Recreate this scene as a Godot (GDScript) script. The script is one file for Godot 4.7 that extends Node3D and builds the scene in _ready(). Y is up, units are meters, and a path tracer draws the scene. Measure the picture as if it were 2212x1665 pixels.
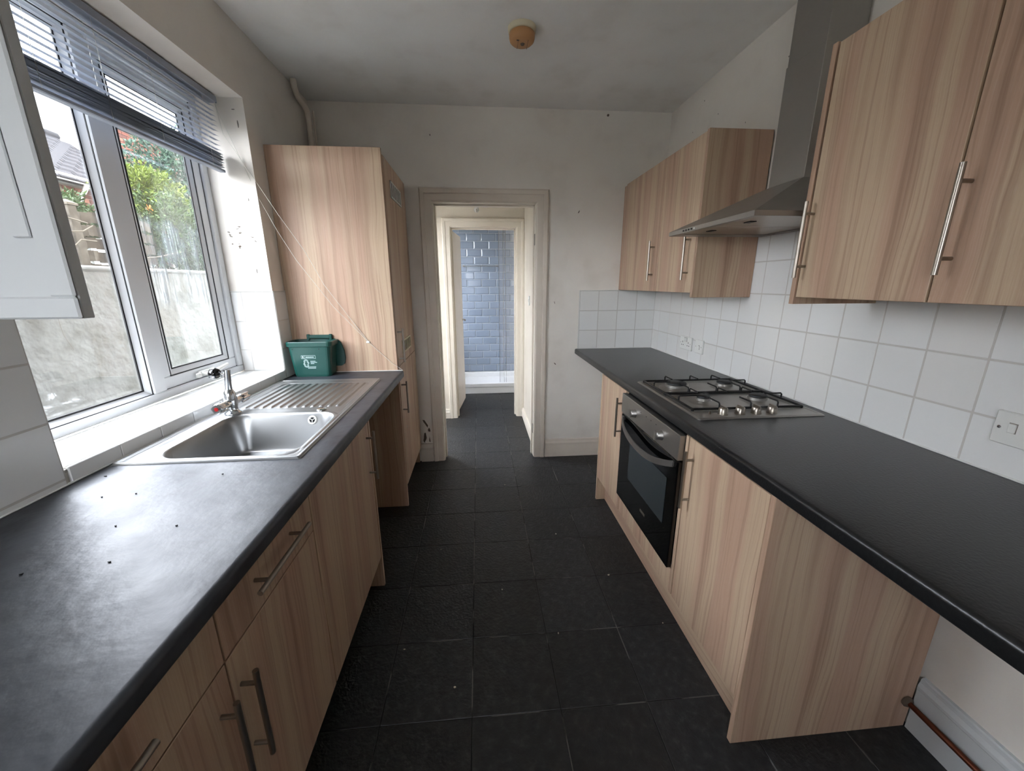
extends Node3D
# Galley kitchen with a window over the sink, looking to a lobby and a shower room.
const XL := -1.08
const XR := 1.389
const ZF := -3.012
const ZB := 1.4
const H := 2.579
const YW := 0.919
const T := 0.152
const FT := 0.3056

var M := {}
var rng := RandomNumberGenerator.new()
var used := {}


# ---------------------------------------------------------------- scene tree helpers
func numbered(called: String, parent: Node) -> String:
	var key := str(parent.get_instance_id()) + called
	used[key] = int(used.get(key, -1)) + 1
	return called if used[key] == 0 else "%s_%03d" % [called, used[key]]


func put(o: Node, called: String, parent: Node) -> void:
	o.name = numbered(called, parent)
	parent.add_child(o, true)


func tag(o: Node, label: String, category: String, group := "") -> void:
	o.set_meta("label", label)
	o.set_meta("category", category)
	if group:
		o.set_meta("group", group)


func thing(called: String, label: String, category: String, at := Vector3.ZERO, group := "") -> Node3D:
	var o := Node3D.new()
	put(o, called, self)
	o.position = at
	tag(o, label, category, group)
	return o


func structure(called: String, label: String, category := "") -> Node3D:
	var o := Node3D.new()
	put(o, called, self)
	o.set_meta("kind", "structure")
	o.set_meta("label", label)
	if category:
		o.set_meta("category", category)
	return o


func part(called: String, st: SurfaceTool, m: Material, parent: Node = self, at := Vector3.ZERO) -> MeshInstance3D:
	var o := MeshInstance3D.new()
	o.mesh = st.commit()
	o.material_override = m
	put(o, called, parent)
	o.position = at
	return o


func shared(called: String, mesh: Mesh, m: Material, parent: Node, t: Transform3D) -> MeshInstance3D:
	var o := MeshInstance3D.new()
	o.mesh = mesh
	o.material_override = m
	put(o, called, parent)
	o.transform = t
	return o


# ---------------------------------------------------------------- mesh helpers
func nb() -> SurfaceTool:
	var st := SurfaceTool.new()
	st.begin(Mesh.PRIMITIVE_TRIANGLES)
	return st


# corners counter-clockwise as seen from outside
func poly(st: SurfaceTool, p: Array, uv: Array = []) -> void:
	var n: Vector3 = (p[1] - p[0]).cross(p[2] - p[0]).normalized()
	if n == Vector3.ZERO and p.size() > 3:
		n = (p[2] - p[0]).cross(p[3] - p[0]).normalized()
	for i in range(1, p.size() - 1):
		for k in [0, i + 1, i]:
			st.set_normal(n)
			st.set_uv(uv[k] if uv.size() else Vector2.ZERO)
			st.add_vertex(p[k])


func tri(st: SurfaceTool, p: Array, n: Array, uv: Array = []) -> void:
	for k in [0, 2, 1]:
		st.set_normal(n[k])
		st.set_uv(uv[k] if uv.size() else Vector2.ZERO)
		st.add_vertex(p[k])


# box with chamfered edges; uv in metres, v along the grain axis (0 x, 1 y, 2 z)
func box(st: SurfaceTool, lo: Vector3, hi: Vector3, bev := 0.0, grain := 1, uvo := Vector2.ZERO) -> void:
	var c := (lo + hi) / 2.0
	var h := (hi - lo) / 2.0
	h = h.abs()
	var b: float = min(bev, min(h.x, min(h.y, h.z)) * 0.95)
	for ax in 3:
		var u: int = (ax + 1) % 3
		var v: int = (ax + 2) % 3
		for s in [-1.0, 1.0]:
			var p := []
			var uvs := []
			for k in [[-1.0, -1.0], [1.0, -1.0], [1.0, 1.0], [-1.0, 1.0]]:
				var q := c
				q[ax] += s * h[ax]
				q[u] += k[0] * (h[u] - b)
				q[v] += k[1] * (h[v] - b)
				p.append(q)
			if s < 0:
				p.reverse()
			for q in p:
				var ga: int = grain if grain != ax else u
				var oa: int = 3 - ax - ga
				uvs.append(Vector2(q[oa] - c[oa], -(q[ga] - c[ga])) + uvo)
			poly(st, p, uvs)
	if b <= 0.0:
		return
	for ax in 3:
		var u: int = (ax + 1) % 3
		var v: int = (ax + 2) % 3
		for su in [-1.0, 1.0]:
			for sv in [-1.0, 1.0]:
				var p := []
				for k in [[0, -1.0], [0, 1.0], [1, 1.0], [1, -1.0]]:
					var q := c
					q[ax] += k[1] * (h[ax] - b)
					q[u] += su * (h[u] - (0.0 if k[0] == 0 else b))
					q[v] += sv * (h[v] - (b if k[0] == 0 else 0.0))
					p.append(q)
				if su * sv > 0:
					p.reverse()
				var uvs := []
				for q in p:
					var ga: int = grain if grain != u else v
					var oa: int = 0 if ga != 0 else 1
					if oa == ax and ax != ga:
						oa = 3 - ax - ga
					uvs.append(Vector2(q[oa] - c[oa], -(q[ga] - c[ga])) + uvo)
				poly(st, p, uvs)
	for sx in [-1.0, 1.0]:
		for sy in [-1.0, 1.0]:
			for sz in [-1.0, 1.0]:
				var s := Vector3(sx, sy, sz)
				var p := [c + s * (h - Vector3(0, b, b)), c + s * (h - Vector3(b, 0, b)), c + s * (h - Vector3(b, b, 0))]
				if sx * sy * sz < 0:
					p.reverse()
				poly(st, p, [uvo, uvo, uvo])


func cube(lo: Vector3, hi: Vector3, bev := 0.0, grain := 1, uvo := Vector2.ZERO) -> SurfaceTool:
	var st := nb()
	box(st, lo, hi, bev, grain, uvo)
	return st


func any_side(d: Vector3) -> Vector3:
	return d.cross(Vector3.UP if absf(d.y) < 0.9 else Vector3.RIGHT).normalized()


# round rod through points, smooth, with flat ends
func tube(st: SurfaceTool, pts: Array, r, n := 10, caps := true) -> void:
	var rings := []
	var norms := []
	var side := any_side((pts[1] - pts[0]).normalized())
	for i in pts.size():
		var d: Vector3 = (pts[min(i + 1, pts.size() - 1)] - pts[max(i - 1, 0)]).normalized()
		side = (side - d * side.dot(d)).normalized()
		var up := d.cross(side)
		var ring := []
		var nr := []
		var rad: float = r[i] if r is Array else r
		for k in n:
			var a := TAU * k / n
			var o := side * cos(a) + up * sin(a)
			ring.append(pts[i] + o * rad)
			nr.append(o)
		rings.append(ring)
		norms.append(nr)
	for i in pts.size() - 1:
		for k in n:
			var k2: int = (k + 1) % n
			var a: Vector3 = rings[i][k]
			var b: Vector3 = rings[i][k2]
			var c: Vector3 = rings[i + 1][k2]
			var d2: Vector3 = rings[i + 1][k]
			tri(st, [a, b, c], [norms[i][k], norms[i][k2], norms[i + 1][k2]], [Vector2.ZERO, Vector2.ZERO, Vector2.ZERO])
			tri(st, [a, c, d2], [norms[i][k], norms[i + 1][k2], norms[i + 1][k]], [Vector2.ZERO, Vector2.ZERO, Vector2.ZERO])
	if caps:
		var first: Array = rings[0].duplicate()
		first.reverse()
		var z := []
		z.resize(n)
		z.fill(Vector2.ZERO)
		poly(st, first, z)
		poly(st, rings[-1], z)


# profile of [radius, height] turned about t's y axis; repeated points make sharp edges
func lathe(st: SurfaceTool, prof: Array, t: Transform3D, n := 24) -> void:
	for i in prof.size() - 1:
		var a: Vector2 = prof[i]
		var b: Vector2 = prof[i + 1]
		if a.distance_to(b) < 1e-6:
			continue
		var pn := Vector2(b.y - a.y, a.x - b.x).normalized()
		var na := pn
		var nb2 := pn
		if i > 0 and prof[i - 1].distance_to(a) > 1e-6:
			var q := Vector2(a.y - prof[i - 1].y, prof[i - 1].x - a.x).normalized()
			if q.dot(pn) > 0.5:
				na = (pn + q).normalized()
		if i < prof.size() - 2 and prof[i + 2].distance_to(b) > 1e-6:
			var q := Vector2(prof[i + 2].y - b.y, b.x - prof[i + 2].x).normalized()
			if q.dot(pn) > 0.5:
				nb2 = (pn + q).normalized()
		for k in n:
			var c0 := Vector2(cos(TAU * k / n), sin(TAU * k / n))
			var c1 := Vector2(cos(TAU * (k + 1) / n), sin(TAU * (k + 1) / n))
			var f := func(p: Vector2, c: Vector2) -> Vector3: return t * Vector3(p.x * c.x, p.y, p.x * c.y)
			var g := func(p: Vector2, c: Vector2) -> Vector3: return (t.basis * Vector3(p.x * c.x, p.y, p.x * c.y)).normalized()
			var z := [Vector2.ZERO, Vector2.ZERO, Vector2.ZERO]
			if b.x > 1e-6:
				tri(st, [f.call(a, c0), f.call(b, c0), f.call(b, c1)], [g.call(na, c0), g.call(nb2, c0), g.call(nb2, c1)], z)
			if a.x > 1e-6:
				tri(st, [f.call(a, c0), f.call(b, c1), f.call(a, c1)], [g.call(na, c0), g.call(nb2, c1), g.call(na, c1)], z)


# flat outline (x, y) pushed along z of t from 0 to depth
func prism(st: SurfaceTool, outline: PackedVector2Array, depth: float, t: Transform3D, smooth := false) -> void:
	var o := outline
	if Geometry2D.is_polygon_clockwise(o):
		o = o.duplicate()
		o.reverse()
	var ids := Geometry2D.triangulate_polygon(o)
	for i in range(0, ids.size(), 3):
		var a := o[ids[i]]
		var b := o[ids[i + 1]]
		var c := o[ids[i + 2]]
		if (b - a).cross(c - a) < 0:
			var s := b
			b = c
			c = s
		poly(st, [t * Vector3(a.x, a.y, depth), t * Vector3(b.x, b.y, depth), t * Vector3(c.x, c.y, depth)], [a, b, c])
		poly(st, [t * Vector3(a.x, a.y, 0), t * Vector3(c.x, c.y, 0), t * Vector3(b.x, b.y, 0)], [a, c, b])
	var run := 0.0
	for i in o.size():
		var j := (i + 1) % o.size()
		var a := o[i]
		var b := o[j]
		var p := [t * Vector3(a.x, a.y, 0), t * Vector3(b.x, b.y, 0), t * Vector3(b.x, b.y, depth), t * Vector3(a.x, a.y, depth)]
		var l := a.distance_to(b)
		var uv := [Vector2(run, 0), Vector2(run + l, 0), Vector2(run + l, depth), Vector2(run, depth)]
		run += l
		if smooth:
			var e0 := (o[i] - o[(i + o.size() - 1) % o.size()]).normalized()
			var e1 := (b - a).normalized()
			var e2 := (o[(j + 1) % o.size()] - b).normalized()
			var m0 := e1 if e0.dot(e1) < 0.7 else (e0 + e1).normalized()
			var m1 := e1 if e2.dot(e1) < 0.7 else (e2 + e1).normalized()
			var n0 := (t.basis * Vector3(m0.y, -m0.x, 0)).normalized()
			var n1 := (t.basis * Vector3(m1.y, -m1.x, 0)).normalized()
			tri(st, [p[0], p[1], p[2]], [n0, n1, n1], [uv[0], uv[1], uv[2]])
			tri(st, [p[0], p[2], p[3]], [n0, n1, n0], [uv[0], uv[2], uv[3]])
		else:
			poly(st, p, uv)


func rounded(w: float, h: float, r: float, n := 5) -> PackedVector2Array:
	var out := PackedVector2Array()
	for q in 4:
		var c := Vector2((w / 2 - r) * (1 if q in [0, 3] else -1), (h / 2 - r) * (1 if q < 2 else -1))
		for k in n + 1:
			var a := PI / 2 * (q + float(k) / n)
			out.append(c + Vector2(cos(a), sin(a)) * r)
	return out


# loft one rounded outline into the next (list of [outline, height]); outlines share their point count
func loft(st: SurfaceTool, rings: Array, t: Transform3D, cap_low := true, cap_high := true) -> void:
	var n: int = rings[0][0].size()
	var pos := func(i: int, k: int) -> Vector3: return t * Vector3(rings[i][0][k % n].x, rings[i][1], rings[i][0][k % n].y)
	for i in rings.size() - 1:
		for k in n:
			var p := [pos.call(i, k + 1), pos.call(i, k), pos.call(i + 1, k), pos.call(i + 1, k + 1)]
			var na: Vector3 = (p[1] - p[0]).cross(p[3] - p[0]).normalized()
			poly(st, p, [Vector2.ZERO, Vector2.ZERO, Vector2.ZERO, Vector2.ZERO]) if na.is_finite() else null
	var z := []
	z.resize(n)
	z.fill(Vector2.ZERO)
	if cap_low:
		var p := []
		for k in n:
			p.append(pos.call(0, k))
		poly(st, p, z)
	if cap_high:
		var p := []
		for k in n:
			p.append(pos.call(rings.size() - 1, n - 1 - k))
		poly(st, p, z)


func at(x: float, y: float, z: float) -> Transform3D:
	return Transform3D(Basis(), Vector3(x, y, z))


# y of the turned profile points along d
func along(d: Vector3, o: Vector3) -> Transform3D:
	var y := d.normalized()
	var x := any_side(y)
	return Transform3D(Basis(x, y, x.cross(y)), o)


# ---------------------------------------------------------------- materials
func noise(freq: float, oct := 4, seed_ := 1, type := FastNoiseLite.TYPE_SIMPLEX_SMOOTH) -> FastNoiseLite:
	var f := FastNoiseLite.new()
	f.noise_type = type
	f.frequency = freq
	f.fractal_octaves = oct
	f.seed = seed_
	return f


func noise_tex(freq: float, oct: int, seed_: int, stops: Array, size := 512, normal := -1.0, type := FastNoiseLite.TYPE_SIMPLEX_SMOOTH) -> NoiseTexture2D:
	var t := NoiseTexture2D.new()
	t.width = size
	t.height = size
	t.seamless = true
	t.noise = noise(freq, oct, seed_, type)
	if stops.size():
		var g := Gradient.new()
		g.offsets = PackedFloat32Array(stops.map(func(s): return s[0]))
		g.colors = PackedColorArray(stops.map(func(s): return s[1]))
		t.color_ramp = g
	if normal > 0.0:
		t.as_normal_map = true
		t.bump_strength = normal
	return t


func mat(called: String, c: Color, rough := 0.6, metal := 0.0, spec := 0.5) -> StandardMaterial3D:
	var m := StandardMaterial3D.new()
	m.resource_name = called
	m.albedo_color = c
	m.roughness = rough
	m.metallic = metal
	m.metallic_specular = spec
	M[called] = m
	return m


func triplanar(m: StandardMaterial3D, scale: float, world := true) -> StandardMaterial3D:
	m.uv1_triplanar = true
	m.uv1_world_triplanar = world
	m.uv1_scale = Vector3.ONE * scale
	return m


func wood_image() -> Image:
	var w := 1024
	var h := 1024
	var im := Image.create(w, h, false, Image.FORMAT_RGB8)
	var warp := noise(1.0, 2, 11)
	var broad := noise(1.0, 2, 12)
	var streak := noise(1.0, 3, 13)
	var fibre := noise(1.0, 2, 14)
	var pink := noise(1.0, 2, 15)
	var light := Color(0.755, 0.660, 0.555)
	var rose := Color(0.720, 0.597, 0.508)
	var dark := Color(0.595, 0.478, 0.398)
	for y in h:
		var v := y * 2.56 / h
		for x in w:
			var u := x * 1.28 / w
			var uu := u + 0.016 * warp.get_noise_2d(u * 3.0, v * 1.0) + 0.004 * warp.get_noise_2d(u * 9.0 + 50.0, v * 3.5)
			var b := 0.5 + 0.5 * broad.get_noise_2d(uu * 14.0, v * 0.35)
			var s := streak.get_noise_2d(uu * 70.0, v * 0.60)
			var f := fibre.get_noise_2d(uu * 330.0, v * 3.2)
			var k := 0.5 + 0.5 * pink.get_noise_2d(uu * 7.0 + 9.0, v * 0.25)
			var c := light.lerp(rose, smoothstep(0.36, 0.66, k))
			c = c.lerp(dark, 0.42 * smoothstep(0.50, 0.82, b) + 0.40 * smoothstep(0.16, 0.42, s))
			c = c.lerp(dark, 0.11 * smoothstep(0.05, 0.5, f))
			c = c.lightened(0.06 * smoothstep(0.1, 0.5, -f))
			im.set_pixel(x, y, c)
	return im


func streak_image() -> Image:
	var im := Image.create(256, 512, false, Image.FORMAT_RGBA8)
	var a := noise(0.05, 3, 31)
	var b := noise(0.012, 3, 32)
	for y in 512:
		for x in 256:
			var v := y / 511.0
			var u := x / 255.0
			var s := 0.5 + 0.5 * a.get_noise_2d(x * 1.6, y * 0.06)
			var top := 0.10 + 0.16 * (0.5 + 0.5 * a.get_noise_2d(x * 0.55, 7.0))
			var m := smoothstep(top, top + 0.05, v) * (1.0 - smoothstep(0.55 + 0.35 * s, 1.0, v))
			m *= smoothstep(0.0, 0.12, u) * (1.0 - smoothstep(0.90, 1.0, u))
			m *= 0.35 + 0.65 * smoothstep(-0.25, 0.35, b.get_noise_2d(x, y * 0.35))
			im.set_pixel(x, y, Color(0.86, 0.90, 0.93, clampf(m * (0.12 + 0.75 * smoothstep(0.42, 0.72, s)), 0.0, 0.62)))
	return im


func make_materials() -> void:
	var grey := func(v: float) -> Color: return Color(v, v, v)
	var wood := mat("wood_laminate", Color(1, 1, 1), 0.42, 0.0, 0.4)
	wood.albedo_texture = ImageTexture.create_from_image(wood_image())
	wood.uv1_scale = Vector3(1.0 / 1.28, 1.0 / 2.56, 1.0)
	var plaster_h := noise_tex(0.02, 5, 3, [], 512)
	var stops := [[0.0, Color(0.945, 0.935, 0.925)], [0.4, Color(0.985, 0.98, 0.978)], [1.0, Color(1, 1, 1)]]
	var blotch := noise_tex(0.006, 4, 4, stops, 512)
	for d in [["wall_paint", Color(0.905, 0.885, 0.850), 0.72], ["ceiling_paint", Color(0.945, 0.945, 0.93), 0.8], ["cream_paint", Color(0.885, 0.855, 0.80), 0.55], ["gloss_trim", Color(0.86, 0.82, 0.765), 0.38]]:
		var m := triplanar(mat(d[0], d[1], d[2]), 0.8)
		m.albedo_texture = blotch
		m.heightmap_enabled = true
		m.heightmap_texture = plaster_h
		m.heightmap_scale = 0.10
	mat("white_melamine", Color(0.78, 0.79, 0.79), 0.45)
	mat("white_tile", Color(0.88, 0.88, 0.87), 0.12)
	mat("white_tile_warm", Color(0.87, 0.865, 0.85), 0.14)
	mat("grout_light", Color(0.76, 0.745, 0.72), 0.85)
	mat("upvc", Color(0.86, 0.87, 0.88), 0.35)
	mat("gasket", Color(0.06, 0.065, 0.07), 0.6)
	var steel_r := noise_tex(0.03, 4, 21, [[0.0, grey.call(0.90)], [1.0, grey.call(1.0)]], 256)
	var steel := triplanar(mat("brushed_steel", Color(0.66, 0.65, 0.63), 0.46, 1.0), 2.0)
	steel.roughness_texture = steel_r
	var sink := triplanar(mat("sink_steel", Color(0.62, 0.625, 0.625), 0.40, 1.0), 3.0)
	sink.roughness_texture = steel_r
	mat("chrome", Color(0.82, 0.83, 0.84), 0.10, 1.0)
	mat("handle_steel", Color(0.64, 0.61, 0.57), 0.34, 1.0)
	mat("black_enamel", Color(0.025, 0.025, 0.027), 0.45)
	mat("burner_cap", Color(0.07, 0.07, 0.07), 0.55)
	mat("black_glass", Color(0.012, 0.013, 0.015), 0.06)
	mat("oven_window", Color(0.175, 0.195, 0.20), 0.12)
	mat("black_plastic", Color(0.03, 0.03, 0.032), 0.5)
	mat("white_plastic", Color(0.86, 0.86, 0.84), 0.35)
	mat("cream_plastic", Color(0.84, 0.80, 0.68), 0.5)
	mat("yellowed_plastic", Color(0.74, 0.55, 0.36), 0.5)
	mat("dark_slot", Color(0.04, 0.04, 0.045), 0.8)
	mat("red_dot", Color(0.55, 0.04, 0.05), 0.4)
	mat("blue_dot", Color(0.05, 0.12, 0.5), 0.4)
	var green := mat("caddy_green", Color(0.07, 0.265, 0.235), 0.32)
	green.subsurf_scatter_enabled = false
	mat("print_white", Color(0.75, 0.83, 0.82), 0.6)
	mat("cord_white", Color(0.85, 0.84, 0.80), 0.7)
	mat("copper", Color(0.42, 0.24, 0.17), 0.5, 0.8)
	mat("brown_edge", Color(0.45, 0.30, 0.22), 0.6)
	mat("blind_slat", Color(0.60, 0.63, 0.68), 0.4)
	mat("chip_brown", Color(0.36, 0.31, 0.26), 0.9)
	mat("chip_grey", Color(0.52, 0.50, 0.46), 0.9)
	mat("crumb", Color(0.75, 0.72, 0.64), 0.8)
	# worktops
	var slate := triplanar(mat("slate_worktop", Color(0.22, 0.235, 0.26), 0.46, 0.0, 0.5), 1.6)
	slate.albedo_texture = noise_tex(0.012, 5, 41, [[0.0, Color(0.62, 0.62, 0.64)], [0.5, Color(0.9, 0.9, 0.9)], [1.0, Color(1, 1, 1)]], 512)
	slate.roughness_texture = noise_tex(0.009, 4, 42, [[0.2, grey.call(0.90)], [0.8, grey.call(1.0)]], 512)
	slate.heightmap_enabled = true
	slate.heightmap_texture = noise_tex(0.02, 5, 43, [], 1024, -1.0, FastNoiseLite.TYPE_PERLIN)
	slate.heightmap_scale = 0.07
	var coal := triplanar(mat("charcoal_worktop", Color(0.122, 0.126, 0.130), 0.30, 0.0, 0.5), 2.5)
	coal.albedo_texture = noise_tex(0.05, 5, 44, [[0.0, Color(0.75, 0.75, 0.76)], [0.6, Color(0.95, 0.95, 0.95)], [1.0, Color(1, 1, 1)]], 512)
	coal.heightmap_enabled = true
	coal.heightmap_texture = noise_tex(0.08, 4, 45, [], 512)
	coal.heightmap_scale = 0.035
	# floor
	var tile_h := noise_tex(0.035, 5, 51, [], 1024)
	var tile_c := noise_tex(0.014, 5, 52, [[0.0, Color(0.52, 0.52, 0.52)], [0.48, Color(0.70, 0.70, 0.70)], [0.70, Color(0.80, 0.80, 0.79)], [0.86, Color(1, 0.99, 0.96)], [1.0, Color(1.0, 0.98, 0.93)]], 1024)
	var k := 0
	for c in [Color(0.190, 0.193, 0.200), Color(0.172, 0.172, 0.175), Color(0.208, 0.213, 0.222)]:
		var m := triplanar(mat("floor_slate_%d" % k, c, 0.50, 0.0, 0.5), 1.3 + 0.2 * k)
		m.uv1_offset = Vector3(0.3 * k, 0.17 * k, 0.41 * k)
		m.albedo_texture = tile_c
		m.heightmap_enabled = true
		m.heightmap_texture = tile_h
		m.heightmap_scale = 0.22
		k += 1
	var grout := triplanar(mat("floor_grout", Color(0.40, 0.39, 0.37), 0.9), 0.7)
	grout.albedo_texture = noise_tex(0.012, 4, 53, [[0.0, Color(0.16, 0.16, 0.16)], [0.48, Color(0.32, 0.32, 0.31)], [0.62, Color(1, 1, 1)], [1.0, Color(1, 1, 1)]], 512)
	# shower room
	mat("metro_blue", Color(0.50, 0.545, 0.61), 0.12)
	mat("metro_blue_b", Color(0.475, 0.52, 0.585), 0.14)
	mat("grout_white", Color(0.74, 0.76, 0.78), 0.8)
	mat("tray_white", Color(0.86, 0.87, 0.88), 0.2)
	var glass := mat("clear_glass", Color(1, 1, 1, 0.03), 0.02)
	glass.transparency = BaseMaterial3D.TRANSPARENCY_ALPHA
	var smear := mat("dried_streaks", Color(1, 1, 1, 1), 0.7)
	smear.albedo_texture = ImageTexture.create_from_image(streak_image())
	smear.transparency = BaseMaterial3D.TRANSPARENCY_ALPHA
	# outside
	var render := triplanar(mat("cement_render", Color(0.47, 0.48, 0.47), 0.95), 0.6)
	render.albedo_texture = noise_tex(0.010, 5, 61, [[0.0, Color(0.74, 0.73, 0.70)], [0.4, Color(0.93, 0.93, 0.92)], [1.0, Color(1, 1, 1)]], 512)
	render.heightmap_enabled = true
	render.heightmap_texture = noise_tex(0.03, 5, 62, [], 512)
	render.heightmap_scale = 0.9
	var fence := triplanar(mat("weathered_timber", Color(0.42, 0.40, 0.36), 0.9), 2.0)
	fence.albedo_texture = noise_tex(0.02, 4, 63, [[0.0, Color(0.6, 0.6, 0.6)], [1.0, Color(1, 1, 1)]], 256)
	mat("brick_red", Color(0.31, 0.19, 0.155), 0.9)
	mat("brick_dark", Color(0.25, 0.165, 0.14), 0.9)
	mat("brick_pale", Color(0.36, 0.245, 0.20), 0.9)
	mat("mortar", Color(0.36, 0.345, 0.32), 0.95)
	mat("roof_tile", Color(0.19, 0.187, 0.19), 0.9)
	mat("roof_tile_dark", Color(0.145, 0.142, 0.145), 0.9)
	mat("bark", Color(0.30, 0.25, 0.20), 0.9)
	mat("twig", Color(0.38, 0.36, 0.32), 0.9)
	mat("paving", Color(0.66, 0.65, 0.62), 0.9)
	mat("pale_paving", Color(0.72, 0.70, 0.66), 0.9)
	mat("flower", Color(0.85, 0.50, 0.25), 0.7)
	for d in [["leaf_lime", Color(0.33, 0.39, 0.14)], ["leaf_mid", Color(0.215, 0.295, 0.155)], ["leaf_blue", Color(0.20, 0.29, 0.235)]]:
		var m := mat(d[0], d[1], 0.55)
		m.vertex_color_use_as_albedo = true
		m.backlight_enabled = true
		m.backlight = d[1] * 0.8
		m.metallic_specular = 0.25
	for k2 in ["roof_tile", "roof_tile_dark", "brick_red", "brick_dark", "brick_pale", "mortar", "weathered_timber", "cement_render", "bark", "twig", "paving", "pale_paving"]:
		M[k2].metallic_specular = 0.12


# a door, drawer front or panel: own grain from a random place of the wood sheet
func wood_piece(called: String, lo: Vector3, hi: Vector3, parent: Node, grain := 1, bev := 0.0012) -> MeshInstance3D:
	return part(called, cube(lo, hi, bev, grain, Vector2(rng.randf_range(0.3, 0.98), rng.randf_range(1.0, 1.5))), M.wood_laminate, parent)


# bar handle: centre c, long axis d, standing off along o
func handle(parent: Node, c: Vector3, d: Vector3, o: Vector3, length := 0.222, reach := 0.032) -> void:
	var st := nb()
	var b := c + o * reach
	tube(st, [b - d * length / 2, b + d * length / 2], 0.0058, 12)
	for s in [-1.0, 1.0]:
		tube(st, [c + d * s * 0.080 - o * 0.001, b + d * s * 0.080], 0.0046, 10)
	part("handle", st, M.handle_steel, parent)


func _ready() -> void:
	rng.seed = 77
	# ------------------------------------------------ camera
	var cam := Camera3D.new()
	cam.name = "camera"
	add_child(cam)
	var right := Vector3(0.99639252, -0.0033954, 0.08479636)
	var up := Vector3(0.02478544, 0.96727739, -0.25250769)
	var fw := Vector3(0.08116424, -0.25369849, -0.96387211)
	cam.transform = Transform3D(Basis(right, up, -fw).orthonormalized(), Vector3(0, 1.421, 0))
	cam.fov = rad_to_deg(2.0 * atan(832.5 / 837.04))
	cam.near = 0.02
	cam.far = 200.0
	cam.current = true
	# ------------------------------------------------ overcast sky, exposure
	var sky_m := ProceduralSkyMaterial.new()
	sky_m.sky_top_color = Color(0.93, 0.955, 1.0)
	sky_m.sky_horizon_color = Color(0.96, 0.975, 1.0)
	sky_m.ground_horizon_color = Color(0.45, 0.45, 0.44)
	sky_m.ground_bottom_color = Color(0.35, 0.35, 0.34)
	sky_m.sky_energy_multiplier = 1.0
	var sky := Sky.new()
	sky.sky_material = sky_m
	var env := Environment.new()
	env.background_mode = Environment.BG_SKY
	env.sky = sky
	env.tonemap_mode = Environment.TONE_MAPPER_LINEAR
	env.tonemap_exposure = 29.0
	env.sdfgi_enabled = true
	env.ssao_enabled = true
	env.ssil_enabled = true
	var we := WorldEnvironment.new()
	we.name = "environment"
	we.environment = env
	add_child(we)
	make_materials()
	build_shell()
	build_window()
	build_wall_tiles()
	build_lobby()
	build_shower_room()
	build_left_run()
	build_right_run()
	build_hob_and_oven()
	build_hood_and_wall_units()
	build_sink_and_tap()
	build_small_things()
	build_outside()


# ---------------------------------------------------------------- the room
func wall(called: String, label: String, boxes: Array, m: Material) -> MeshInstance3D:
	var st := nb()
	for b in boxes:
		box(st, b[0], b[1])
	var o := part(called, st, m)
	o.set_meta("kind", "structure")
	o.set_meta("label", label)
	return o


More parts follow.
